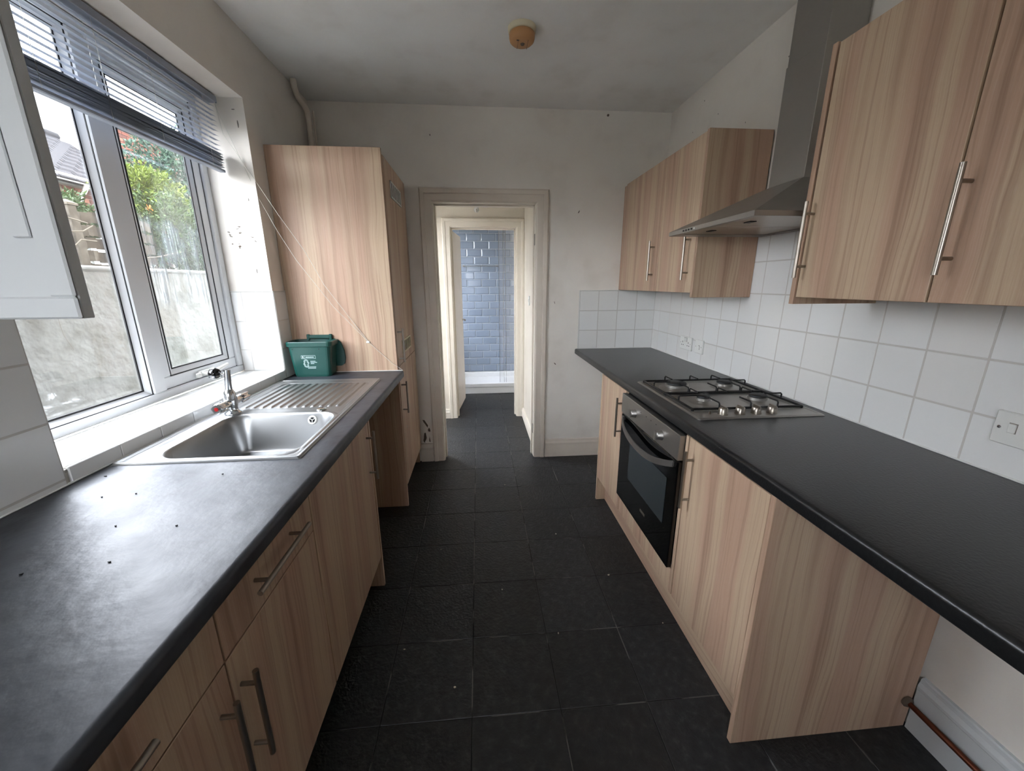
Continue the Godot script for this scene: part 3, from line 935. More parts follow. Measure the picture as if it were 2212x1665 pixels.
func build_shower_room() -> void:
	var z1 := -4.17
	var zw := -5.65
	wall("wall_shower_far", "wall behind the blue metro tiles of the shower", [[Vector3(-0.90, -0.05, zw - 0.12), Vector3(0.80, 2.6, zw - 0.006)]], M.cream_paint)
	wall("wall_shower_right", "painted wall of the shower room beside the glass screen", [[Vector3(0.66, -0.05, zw), Vector3(0.80, 2.5, z1)]], M.cream_paint)
	wall("wall_shower_left", "outer wall of the shower room with a small window", [
		[Vector3(-0.90, -0.2, zw - 0.1), Vector3(-0.70, 7.0, -5.40)], [Vector3(-0.90, -0.2, -4.45), Vector3(-0.70, 7.0, -4.07)],
		[Vector3(-0.90, -0.2, -5.40), Vector3(-0.70, 0.95, -4.45)], [Vector3(-0.90, 2.20, -5.40), Vector3(-0.70, 7.0, -4.45)]], M.cream_paint)
	wall("ceiling_shower", "white ceiling of the shower room", [[Vector3(-0.90, 2.42, zw - 0.1), Vector3(0.80, 2.6, z1)]], M.ceiling_paint)
	var w := structure("window_2", "small white window of the shower room", "window")
	for b in [[Vector3(-0.86, 0.95, -5.40), Vector3(-0.80, 1.0, -4.45)], [Vector3(-0.86, 2.15, -5.40), Vector3(-0.80, 2.20, -4.45)], [Vector3(-0.86, 1.0, -5.40), Vector3(-0.80, 2.15, -5.35)], [Vector3(-0.86, 1.0, -4.50), Vector3(-0.80, 2.15, -4.45)]]:
		part("frame", cube(b[0], b[1], 0.004), M.upvc, w)
	part("window_pane", cube(Vector3(-0.832, 1.0, -5.35), Vector3(-0.827, 2.15, -4.50)), M.clear_glass, w)
	# metro tiles, brick bond, each with a wide bevel
	var r := structure("wall_shower_tiling", "blue-grey bevelled metro tiles behind the shower", "tiles")
	part("grout", cube(Vector3(-0.70, 0.05, zw - 0.012), Vector3(0.66, 2.42, zw - 0.001)), M.grout_white, r)
	var meshes := {}
	var pw := 0.2030
	var ph := 0.1012
	for j in 22:
		var y := 0.165 + j * ph
		var off := 0.0 if j % 2 == 0 else pw / 2
		for i in range(-4, 4):
			var a: float = max(0.055 + off + i * pw, -0.66)
			var b: float = min(0.055 + off + (i + 1) * pw, 0.66)
			if b - a < 0.02 or y + ph > 2.40:
				continue
			var key := "%.4f" % (b - a)
			if not meshes.has(key):
				var st := nb()
				var x := (b - a) / 2 - 0.0022
				var h := ph / 2 - 0.0022
				var e := minf(0.012, x * 0.6)
				var q := [[-x, -h], [x, -h], [x, h], [-x, h]]
				var inner := [[-x + e, -h + e], [x - e, -h + e], [x - e, h - e], [-x + e, h - e]]
				poly(st, inner.map(func(c): return Vector3(c[0], c[1], 0.006)))
				for k in 4:
					var n := (k + 1) % 4
					poly(st, [Vector3(q[k][0], q[k][1], 0.0012), Vector3(q[n][0], q[n][1], 0.0012), Vector3(inner[n][0], inner[n][1], 0.006), Vector3(inner[k][0], inner[k][1], 0.006)])
					poly(st, [Vector3(q[k][0], q[k][1], -0.003), Vector3(q[n][0], q[n][1], -0.003), Vector3(q[n][0], q[n][1], 0.0012), Vector3(q[k][0], q[k][1], 0.0012)])
				meshes[key] = st.commit()
			shared("tile", meshes[key], [M.metro_blue, M.metro_blue_b][rng.randi() % 2], r, at((a + b) / 2, y + ph / 2, zw))
	# tray
	var tray := thing("shower_tray", "white raised shower tray against the blue tiles", "shower tray", Vector3(0, 0, -5.32))
	var st2 := nb()
	var base := Vector3(0, 0, -5.32)
	box(st2, Vector3(-0.66, 0.001, -5.62) - base, Vector3(0.655, 0.085, -5.018) - base)
	part("plinth", st2, M.tray_white, tray)
	st2 = nb()
	for b in [[Vector3(-0.665, 0.085, -5.075), Vector3(0.658, 0.140, -5.012)], [Vector3(-0.665, 0.085, -5.645), Vector3(0.658, 0.160, -5.60)], [Vector3(-0.665, 0.085, -5.60), Vector3(-0.61, 0.140, -5.075)], [Vector3(0.60, 0.085, -5.60), Vector3(0.658, 0.140, -5.075)], [Vector3(-0.61, 0.085, -5.60), Vector3(0.60, 0.098, -5.075)]]:
		box(st2, b[0] - base, b[1] - base, 0.006)
	part("basin", st2, M.tray_white, tray)
	# glass screen and rail
	var g := thing("shower_screen", "clear glass shower screen standing on the tray edge", "shower screen", Vector3(0.45, 0.14, -5.04))
	var gp := g.position
	part("screen_pane", cube(Vector3(0.262, 0.141, -5.046) - gp, Vector3(0.655, 2.08, -5.040) - gp), M.clear_glass, g)
	for x in [0.262, 0.318, 0.345]:
		part("profile", cube(Vector3(x, 0.141, -5.047) - gp, Vector3(x + 0.004, 2.08, -5.038) - gp), M.chrome, g)
	var b := thing("towel_rail", "slim chrome rail with end brackets in front of the blue tiles", "rail", Vector3(0.04, 1.66, zw))
	st2 = nb()
	tube(st2, [Vector3(-0.25, 0, 0.06), Vector3(0.25, 0, 0.06)], 0.006, 8)
	part("bar", st2, M.chrome, b)
	for x in [-0.23, 0.23]:
		st2 = nb()
		tube(st2, [Vector3(x, 0, 0.0), Vector3(x, 0, 0.062)], 0.012, 10)
		part("bracket", st2, M.chrome, b)
	# open door
	var d := structure("door_2", "white shower room door standing open against the tiles", "door")
	var basis := Basis(Vector3.UP, deg_to_rad(83.5))
	var o := Vector3(-0.262, 0.006, z1 - 0.035)
	var leaf := part("leaf", cube(Vector3(0, 0, -0.040), Vector3(0.62, 1.945, 0), 0.002), M.gloss_trim, d)
	leaf.transform = Transform3D(basis, o)
	st2 = nb()
	tube(st2, [Vector3(0.56, 1.0, 0.0), Vector3(0.56, 1.0, 0.05)], 0.010, 10)
	tube(st2, [Vector3(0.565, 1.0, 0.045), Vector3(0.45, 1.0, 0.048)], 0.009, 10)
	tube(st2, [Vector3(0.56, 1.0, -0.04), Vector3(0.56, 1.0, -0.09)], 0.010, 10)
	tube(st2, [Vector3(0.565, 1.0, -0.085), Vector3(0.45, 1.0, -0.088)], 0.009, 10)
	part("handle", st2, M.chrome, leaf)
	for y in [1.76, 0.95, 0.22]:
		part("hinge", cube(Vector3(-0.003, y - 0.045, -0.036), Vector3(0.002, y + 0.045, 0.006), 0.001), M.chip_grey, leaf)


# ---------------------------------------------------------------- left run
func build_left_run() -> void:
	var xf := -0.490
	# tall cupboard
	var t := thing("tall_cupboard", "tall wood-effect larder cupboard with vent grilles beside the doorway", "cupboard", Vector3(-0.78, 0, -2.66))
	var p := t.position
	wood_piece("side_panel", Vector3(XL + 0.001, 0.001, -2.347) - p, Vector3(xf - 0.003, 2.115, -2.329) - p, t)
	wood_piece("side_panel", Vector3(XL + 0.001, 0.001, -3.0) - p, Vector3(xf - 0.022, 2.09, -2.984) - p, t)
	part("carcass", cube(Vector3(XL + 0.001, 0.15, -2.983) - p, Vector3(xf - 0.022, 2.088, -2.348) - p), M.white_melamine, t)
	part("plinth_board", cube(Vector3(xf - 0.08, 0.001, -2.983) - p, Vector3(xf - 0.065, 0.148, -2.348) - p), M.brown_edge, t)
	var du := wood_piece("door", Vector3(xf - 0.020, 0.938, -2.978) - p, Vector3(xf, 2.088, -2.350) - p, t)
	var dl := wood_piece("door", Vector3(xf - 0.020, 0.152, -2.978) - p, Vector3(xf, 0.934, -2.350) - p, t)
	handle(du, Vector3(xf, 1.062, -2.385) - p, Vector3(0, 1, 0), Vector3(1, 0, 0), 0.205)
	handle(dl, Vector3(xf, 0.735, -2.385) - p, Vector3(0, 1, 0), Vector3(1, 0, 0), 0.205)
	for v in [[1.952, M.white_plastic, 0.046], [1.034, M.cream_plastic, 0.042]]:
		var st := nb()
		var zc := -2.645
		var h: float = v[2]
		for b in [[-h, -h + 0.010], [h - 0.010, h]]:
			box(st, Vector3(xf, v[0] + b[0], zc - 0.152) - p, Vector3(xf + 0.006, v[0] + b[1], zc + 0.152) - p, 0.001)
		for z in [-0.152, -0.104, -0.055, -0.006, 0.043, 0.092, 0.140]:
			box(st, Vector3(xf, v[0] - h, zc + z) - p, Vector3(xf + 0.006, v[0] + h, zc + z + 0.012) - p, 0.001)
		var g := part("vent_grille", st, v[1], du)
		st = nb()
		box(st, Vector3(xf - 0.0005, v[0] - h, zc - 0.15) - p, Vector3(xf + 0.0008, v[0] + h, zc + 0.15) - p)
		part("vent_opening", st, M.dark_slot, du)
		g.set_meta("label", "pale plastic vent grille")
	# torn scrap left on the lower door
	var st0 := nb()
	prism(st0, PackedVector2Array([Vector2(0, 0), Vector2(0.004, 0.012), Vector2(0.001, 0.022), Vector2(-0.004, 0.010)]), 0.001, Transform3D(Basis(Vector3(0, 1, 0), PI / 2), Vector3(xf, 0.50, -2.46) - p))
	part("paper_scrap", st0, M.print_white, dl)
	# base cupboards
	var base := [
		["base_cupboard", "wood-effect base cupboard with one full-height door under the drainer", -1.624, -1.022, false, -1.585],
		["base_cupboard", "wood-effect base cupboard with drawer between the sink cupboard and its near neighbour", -1.020, -0.616, true, -0.640],
		["base_cupboard", "wood-effect drawer cupboard at the near end of the sink run", -0.614, -0.012, true, -0.578],
		["base_cupboard", "wood-effect cupboard under the worktop past the sink run's second drawer", -0.010, 0.590, true, 0.55]]
	for b in base:
		var z0: float = b[2]
		var z1: float = b[3]
		var c := thing(b[0], b[1], "cupboard", Vector3(-0.78, 0, (z0 + z1) / 2), "base cupboards under the sink worktop")
		p = c.position
		if b[4]:
			part("carcass", cube(Vector3(XL + 0.04, 0.15, z0) - p, Vector3(xf - 0.021, YW - 0.041, z1) - p), M.white_melamine, c)
		else:
			# open box so that the sink bowl hangs inside it
			var st := nb()
			for q in [[Vector3(XL + 0.04, 0.15, z0), Vector3(xf - 0.021, 0.168, z1)], [Vector3(XL + 0.04, 0.168, z0), Vector3(XL + 0.052, YW - 0.22, z1)], [Vector3(XL + 0.052, 0.168, z0), Vector3(xf - 0.021, YW - 0.041, z0 + 0.018)], [Vector3(XL + 0.052, 0.168, z1 - 0.018), Vector3(xf - 0.021, YW - 0.041, z1)]]:
				box(st, q[0] - p, q[1] - p)
			part("carcass", st, M.white_melamine, c)
		for z in [z0 + 0.06, z1 - 0.06]:
			for x in [XL + 0.1, xf - 0.09]:
				var st := nb()
				lathe(st, [Vector2(0, 0.001), Vector2(0.028, 0.001), Vector2(0.026, 0.02), Vector2(0.015, 0.03), Vector2(0.015, 0.13), Vector2(0.03, 0.15), Vector2(0, 0.15)], at(x - p.x, 0, z - p.z), 12)
				part("leg", st, M.black_plastic, c)
		var top := YW - 0.046
		if b[4]:
			var dr := wood_piece("drawer", Vector3(xf - 0.019, 0.7375, z0 + 0.001) - p, Vector3(xf, top, z1 - 0.001) - p, c, 1)
			handle(dr, Vector3(xf, 0.812, (z0 + z1) / 2) - p, Vector3(0, 0, 1), Vector3(1, 0, 0), 0.240)
			top = 0.7335
		var dd := wood_piece("door", Vector3(xf - 0.019, 0.168, z0 + 0.001) - p, Vector3(xf, top, z1 - 0.001) - p, c)
		handle(dd, Vector3(xf, 0.708 if not b[4] else 0.572, b[5]) - p, Vector3(0, 1, 0), Vector3(1, 0, 0))
		if not b[4]:
			wood_piece("end_panel", Vector3(XL + 0.012, 0.001, -1.643) - p, Vector3(xf + 0.002, YW - 0.041, -1.6255) - p, c)
	# worktop with a cut-out for the sink and a rolled front edge
	var wt := thing("worktop", "long dark slate-effect worktop holding the sink", "worktop", Vector3(-0.78, YW, -1.0))
	p = wt.position
	var zt := 0.62
	var x0 := XL + 0.0015
	var xe := -0.500
	var st := nb()
	for q in [[Vector3(x0, YW - 0.04, -2.328), Vector3(xe, YW, -2.100)], [Vector3(x0, YW - 0.04, -1.125), Vector3(xe, YW, zt)], [Vector3(x0, YW - 0.04, -2.100), Vector3(-1.052, YW, -1.125)], [Vector3(-0.552, YW - 0.04, -2.100), Vector3(xe, YW, -1.125)]]:
		box(st, q[0] - p, q[1] - p)
	part("slab", st, M.slate_worktop, wt)
	st = nb()
	prism(st, nosing(-0.459 - xe), 2.328 + zt, Transform3D(Basis(), Vector3(xe, YW, -2.328) - p), true)
	part("rolled_edge", st, M.slate_worktop, wt)
	part("joint_strip", cube(Vector3(XL + 0.01, YW, -2.3285) - p, Vector3(-0.462, YW + 0.003, -2.3215) - p, 0.001), M.white_plastic, wt)
	# crumbs and flecks on the worktop
	for q in [[-0.93, -0.93], [-0.86, -0.94], [-0.71, -1.03], [-0.79, -0.80], [-0.66, -0.79], [-0.83, -0.66], [-0.70, -0.68], [-1.02, -1.045]]:
		var cr := thing("fleck", "tiny dark speck of dirt lying on the slate-effect worktop", "speck", Vector3(q[0], YW + 0.0005, q[1]), "dirt specks on the worktop")
		st = nb()
		prism(st, blot(rng.randf_range(0.002, 0.004), rng.randf_range(0.0015, 0.003)), 0.002, Transform3D(Basis(Vector3(1, 0, 0), -PI / 2), Vector3.ZERO))
		part("grain", st, M.black_plastic, cr)
	# wall cupboard by the camera, its door open across the window edge
	var oc := thing("wall_cupboard", "wall cupboard whose white-backed door stands open beside the window", "cupboard", Vector3(-0.92, 1.385, -0.2))
	p = oc.position
	st = nb()
	for q in [[Vector3(XL + 0.009, 1.385, -0.474), Vector3(-0.762, 2.105, -0.456)], [Vector3(XL + 0.009, 1.385, -0.17), Vector3(-0.762, 2.105, -0.152)], [Vector3(XL + 0.009, 1.385, -0.456), Vector3(-0.762, 1.403, -0.17)], [Vector3(XL + 0.009, 2.087, -0.456), Vector3(-0.762, 2.105, -0.17)], [Vector3(XL + 0.009, 1.403, -0.456), Vector3(XL + 0.017, 2.087, -0.17)]]:
		box(st, q[0] - p, q[1] - p)
	part("carcass", st, M.white_melamine, oc)
	# door: slab with a raised border on its inner face
	var a := Vector3(-0.758, 1.385, -0.492)
	var b2 := Vector3(-0.4405, 2.105, -0.479)
	var dn := part("door", cube(a - p, b2 - p, 0.001), M.white_melamine, oc)
	st = nb()
	for q in [[Vector3(a.x, a.y, -0.479), Vector3(b2.x, a.y + 0.024, -0.4745)], [Vector3(a.x, b2.y - 0.024, -0.479), Vector3(b2.x, b2.y, -0.4745)], [Vector3(a.x, a.y + 0.024, -0.479), Vector3(a.x + 0.024, b2.y - 0.024, -0.4745)], [Vector3(b2.x - 0.026, a.y + 0.024, -0.479), Vector3(b2.x, b2.y - 0.024, -0.4745)]]:
		box(st, q[0] - p, q[1] - p, 0.002)
	part("raised_border", st, M.white_melamine, dn)
	part("stiffener", cube(Vector3(b2.x - 0.046, a.y + 0.085, -0.479) - p, Vector3(b2.x - 0.028, b2.y - 0.06, -0.476) - p, 0.0012), M.white_melamine, dn)
	for y in [1.49, 2.0]:
		part("hinge", cube(Vector3(-0.80, y - 0.02, -0.476) - p, Vector3(-0.745, y + 0.02, -0.462) - p, 0.003), M.handle_steel, oc)


# half section of a worktop front: top at 0, 40 mm deep, reach w
func nosing(w: float) -> PackedVector2Array:
	var o := PackedVector2Array([Vector2(0, 0)])
	for k in 9:
		var a := PI / 2 * (1.0 - k / 8.0)
		o.append(Vector2(w - 0.012 + cos(a) * 0.012, -0.012 + sin(a) * 0.012))
	for k in 5:
		var a := -PI / 2 * (k / 4.0)
		o.append(Vector2(w - 0.006 + cos(a) * 0.006, -0.034 + sin(a) * 0.006))
	o.append(Vector2(0, -0.04))
	return o


# ---------------------------------------------------------------- right run
func build_right_run() -> void:
	var xf := 0.765
	var wt := thing("worktop", "long plain charcoal worktop holding the gas hob", "worktop", Vector3(1.08, YW, -1.2))
	var p := wt.position
	var zt := 0.62
	var x1 := XR - 0.0015
	var xe := 0.80
	var st := nb()
	# cut-out under the hob
	for q in [[Vector3(xe, YW - 0.04, ZF + 0.002), Vector3(x1, YW, -1.890)], [Vector3(xe, YW - 0.04, -1.345), Vector3(x1, YW, zt)], [Vector3(xe, YW - 0.04, -1.890), Vector3(0.845, YW, -1.345)], [Vector3(1.312, YW - 0.04, -1.890), Vector3(x1, YW, -1.345)]]:
		box(st, q[0] - p, q[1] - p)
	part("slab", st, M.charcoal_worktop, wt)
	st = nb()
	prism(st, nosing(xe - 0.7575), zt - ZF - 0.002, Transform3D(Basis(Vector3(-1, 0, 0), Vector3(0, 1, 0), Vector3(0, 0, -1)), Vector3(xe, YW, zt) - p), true)
	part("rolled_edge", st, M.charcoal_worktop, wt)
	var g := "base cupboards either side of the oven"
	# narrow cupboard with an end panel on its far side
	var c := thing("base_cupboard", "narrow wood-effect base cupboard between the doorway wall and the oven", "cupboard", Vector3(1.08, 0, -2.11), g)
	p = c.position
	part("carcass", cube(Vector3(xf + 0.021, 0.15, -2.296) - p, Vector3(XR - 0.05, YW - 0.041, -1.926) - p), M.white_melamine, c)
	wood_piece("end_panel", Vector3(xf - 0.001, 0.001, -2.315) - p, Vector3(XR - 0.025, YW - 0.041, -2.297) - p, c)
	var d := wood_piece("door", Vector3(xf, 0.170, -2.292) - p, Vector3(xf + 0.019, YW - 0.046, -1.908) - p, c)
	handle(d, Vector3(xf, 0.714, -1.945) - p, Vector3(0, 1, 0), Vector3(-1, 0, 0))
	# oven housing: strips round the oven
	c = thing("oven_housing", "wood-effect housing strips framing the built-in oven", "cupboard", Vector3(1.08, 0, -1.6))
	p = c.position
	st = nb()
	for q in [[Vector3(xf + 0.021, 0.15, -1.925), Vector3(XR - 0.05, YW - 0.041, -1.909)], [Vector3(xf + 0.021, 0.15, -1.2955), Vector3(XR - 0.05, YW - 0.041, -1.277)], [Vector3(xf + 0.021, 0.15, -1.909), Vector3(XR - 0.05, 0.168, -1.2955)]]:
		box(st, q[0] - p, q[1] - p)
	part("carcass", st, M.white_melamine, c)
	wood_piece("filler_strip", Vector3(xf, 0.170, -1.297) - p, Vector3(xf + 0.019, YW - 0.046, -1.279) - p, c)
	wood_piece("filler_panel", Vector3(xf + 0.002, 0.170, -1.905) - p, Vector3(xf + 0.020, 0.279, -1.300) - p, c)
	# near cupboard with end panel
	c = thing("base_cupboard", "wood-effect base cupboard with a broad end panel next to the appliance gap", "cupboard", Vector3(1.08, 0, -1.06), g)
	p = c.position
	part("carcass", cube(Vector3(xf + 0.021, 0.15, -1.274) - p, Vector3(XR - 0.05, YW - 0.041, -0.864) - p), M.white_melamine, c)
	d = wood_piece("door", Vector3(xf, 0.170, -1.272) - p, Vector3(xf + 0.019, YW - 0.046, -0.864) - p, c)
	handle(d, Vector3(xf, 0.718, -1.235) - p, Vector3(0, 1, 0), Vector3(-1, 0, 0), 0.226)
	wood_piece("end_panel", Vector3(xf - 0.001, 0.001, -0.862) - p, Vector3(XR - 0.020, YW - 0.041, -0.844) - p, c)
	# plinth
	var pl := part("plinth", cube(Vector3(0.822, 0.002, -2.296), Vector3(0.837, 0.147, -0.863), 0.001, 2, Vector2(0.5, 1.28)), M.wood_laminate)
	tag(pl, "wood-effect plinth board along the floor beneath the oven", "plinth")
	# worktop support batten and pipe in the appliance gap
	var pipe := thing("copper_pipe", "brown painted pipe running along the skirting in the appliance gap", "pipe", Vector3(XR - 0.045, 0.112, -0.8))
	st = nb()
	tube(st, [Vector3(0, 0.004, -0.042), Vector3(0, 0, 0.2), Vector3(0, -0.01, 1.2)], 0.0085, 10)
	part("tube", st, M.copper, pipe)
	st = nb()
	lathe(st, [Vector2(0.0085, 0.0), Vector2(0.017, 0.0), Vector2(0.018, 0.006), Vector2(0.013, 0.012), Vector2(0.0085, 0.012)], along(Vector3(0, 0, 1), Vector3(0, 0.004, -0.041)), 14)
	part("collar", st, M.chip_brown, pipe)
	for z in [0.25, 0.85]:
		part("clip", cube(Vector3(-0.004, -0.016, z), Vector3(0.027, 0.004, z + 0.012), 0.002), M.white_plastic, pipe)


func build_hob_and_oven() -> void:
	var xf := 0.765
	# oven
	var o := thing("oven", "built-in black glass oven with a steel control panel and bowed handle", "oven", Vector3(1.05, 0.28, -1.60))
	var p := o.position
	part("body", cube(Vector3(xf + 0.004, 0.285, -1.885) - p, Vector3(1.30, 0.868, -1.315) - p), M.black_enamel, o)
	var cp := part("control_panel", cube(Vector3(xf - 0.022, 0.763, -1.901) - p, Vector3(xf + 0.003, 0.866, -1.302) - p, 0.002), M.brushed_steel, o)
	for z in [-1.725, -1.445]:
		var st := nb()
		var t := along(Vector3(-1, 0, 0), Vector3(xf - 0.022, 0.812, z) - p)
		lathe(st, [Vector2(0.021, 0.0), Vector2(0.021, 0.004), Vector2(0.0185, 0.006), Vector2(0.0175, 0.022), Vector2(0.016, 0.024), Vector2(0, 0.024)], t, 28)
		box(st, Vector3(xf - 0.056, 0.792, z - 0.0055) - p, Vector3(xf - 0.044, 0.832, z + 0.0055) - p, 0.002)
		part("knob", st, M.brushed_steel, cp)
	for z in [-1.66, -1.60, -1.55, -1.50]:
		part("indicator", cube(Vector3(xf - 0.0228, 0.836, z - 0.003) - p, Vector3(xf - 0.0215, 0.840, z + 0.003) - p), M.black_plastic, cp)
	var d := part("oven_door", cube(Vector3(xf - 0.018, 0.281, -1.901) - p, Vector3(xf + 0.003, 0.757, -1.302) - p, 0.003), M.black_glass, o)
	part("glass_window", cube(Vector3(xf - 0.0192, 0.445, -1.765) - p, Vector3(xf - 0.017, 0.655, -1.372) - p), M.oven_window, d)
	part("badge", cube(Vector3(xf - 0.0196, 0.366, -1.588) - p, Vector3(xf - 0.0178, 0.378, -1.536) - p, 0.0005), M.handle_steel, d)
	# bowed strap handle
	var st := nb()
	var n := 20
	for k in n:
		var f := func(i: int) -> Array:
			var u := -1.0 + 2.0 * i / n
			var z := -1.6015 + u * 0.272
			var y := 0.738 - 0.052 * (1.0 - u * u)
			var x := xf - 0.026 - 0.030 * (1.0 - u * u * u * u)
			return [Vector3(x, y + 0.013, z) - p, Vector3(x, y - 0.013, z) - p, Vector3(x + 0.006, y - 0.014, z) - p, Vector3(x + 0.006, y + 0.014, z) - p]
		var a: Array = f.call(k)
		var b: Array = f.call(k + 1)
		for e in 4:
			var e2 := (e + 1) % 4
			poly(st, [a[e], a[e2], b[e2], b[e]])
		if k == 0:
			poly(st, [a[3], a[2], a[1], a[0]])
		if k == n - 1:
			poly(st, [b[0], b[1], b[2], b[3]])
	for z in [-1.868, -1.335]:
		box(st, Vector3(xf - 0.028, 0.727, z - 0.007) - p, Vector3(xf - 0.017, 0.749, z + 0.007) - p, 0.002)
	part("handle", st, M.brushed_steel, d)
	# hob
	var h := thing("gas_hob", "stainless steel gas hob with four burners and black pan supports", "hob", Vector3(1.077, YW, -1.614))
	p = h.position
	st = nb()
	loft(st, [[rounded(0.518, 0.590, 0.010), 0.0005], [rounded(0.518, 0.590, 0.010), 0.003], [rounded(0.506, 0.578, 0.008), 0.0075], [rounded(0.490, 0.562, 0.006), 0.0075], [rounded(0.482, 0.554, 0.006), 0.0055]], at(0, 0, 0))
	part("plate", st, M.brushed_steel, h)
	st = nb()
	loft(st, [[rounded(0.46, 0.53, 0.01), -0.038], [rounded(0.46, 0.53, 0.01), 0.0]], at(0, 0, 0))
	part("underbody", st, M.black_enamel, h)
	var bs := [[0.955, -1.760, 0.050, 0.042], [1.200, -1.760, 0.038, 0.031], [0.957, -1.530, 0.028, 0.022], [1.200, -1.522, 0.038, 0.031]]
	for b in bs:
		var c := Vector3(b[0], YW + 0.0055, b[1]) - p
		st = nb()
		lathe(st, [Vector2(b[2] + 0.030, 0.0), Vector2(b[2] + 0.018, 0.004), Vector2(b[2] + 0.010, 0.004), Vector2(b[2], 0.008), Vector2(b[2], 0.008), Vector2(b[2], 0.019), Vector2(b[2] - 0.004, 0.021), Vector2(0, 0.021)], Transform3D(Basis(), c), 36)
		var bu := part("burner", st, M.brushed_steel, h)
		st = nb()
		lathe(st, [Vector2(b[3], 0.0), Vector2(b[3] + 0.004, 0.0), Vector2(b[3] + 0.004, 0.006), Vector2(b[3] + 0.001, 0.009), Vector2(0, 0.009)], Transform3D(Basis(), c + Vector3(0, 0.021, 0)), 36)
		part("cap", st, M.burner_cap, bu)
		st = nb()
		tube(st, [c + Vector3(b[2] + 0.008, 0, 0.004), c + Vector3(b[2] + 0.008, 0.02, 0.004)], 0.002, 6)
		part("igniter", st, M.white_plastic, bu)
	for x in [0.944, 1.014, 1.081, 1.148]:
		st = nb()
		var c := Vector3(x, YW + 0.0055, -1.366) - p
		lathe(st, [Vector2(0.019, 0.0), Vector2(0.019, 0.003), Vector2(0.0175, 0.003), Vector2(0.0165, 0.024), Vector2(0.0145, 0.026), Vector2(0, 0.026)], Transform3D(Basis(), c), 24)
		box(st, c + Vector3(-0.0045, 0.018, -0.0175), c + Vector3(0.0045, 0.033, 0.0175), 0.002)
		part("knob", st, M.handle_steel, h)
	st = nb()
	tube(st, [Vector3(0.893, YW + 0.005, -1.371) - p, Vector3(0.893, YW + 0.016, -1.371) - p], [0.004, 0.0025], 8)
	part("ignition_button", st, M.chip_brown, h)
	for z in [[-1.884, -1.651], [-1.641, -1.414]]:
		var za: float = z[0]
		var zb: float = z[1]
		var zm := (za + zb) / 2
		st = nb()
		var y := 0.0125
		var R := 0.0050
		var q := func(x: float, yy: float, zz: float) -> Vector3: return Vector3(x, YW + yy, zz) - p
		tube(st, [q.call(0.846, y, za), q.call(1.314, y, za)], R, 6)
		tube(st, [q.call(0.846, y, zb), q.call(1.314, y, zb)], R, 6)
		tube(st, [q.call(0.846, y, za), q.call(0.846, y, zb)], R, 6)
		tube(st, [q.call(1.314, y, za), q.call(1.314, y, zb)], R, 6)
		for x in [0.957, 1.092, 1.208]:
			tube(st, [q.call(x, y, za), q.call(x, 0.031, za), q.call(x, 0.036, za + 0.005), q.call(x, 0.036, za + 0.072)], 0.0034, 6)
			tube(st, [q.call(x, y, zb), q.call(x, 0.031, zb), q.call(x, 0.036, zb - 0.005), q.call(x, 0.036, zb - 0.072)], 0.0034, 6)
		tube(st, [q.call(0.846, y, zm), q.call(0.846, 0.031, zm), q.call(0.851, 0.036, zm), q.call(0.925, 0.036, zm)], 0.0034, 6)
		tube(st, [q.call(1.314, y, zm), q.call(1.314, 0.031, zm), q.call(1.309, 0.036, zm), q.call(1.235, 0.036, zm)], 0.0034, 6)
		for x in [0.846, 1.314]:
			for zz in [za, zb]:
				tube(st, [q.call(x, 0.0055, zz), q.call(x, y + 0.002, zz)], 0.006, 6)
		part("pan_support", st, M.black_enamel, h)


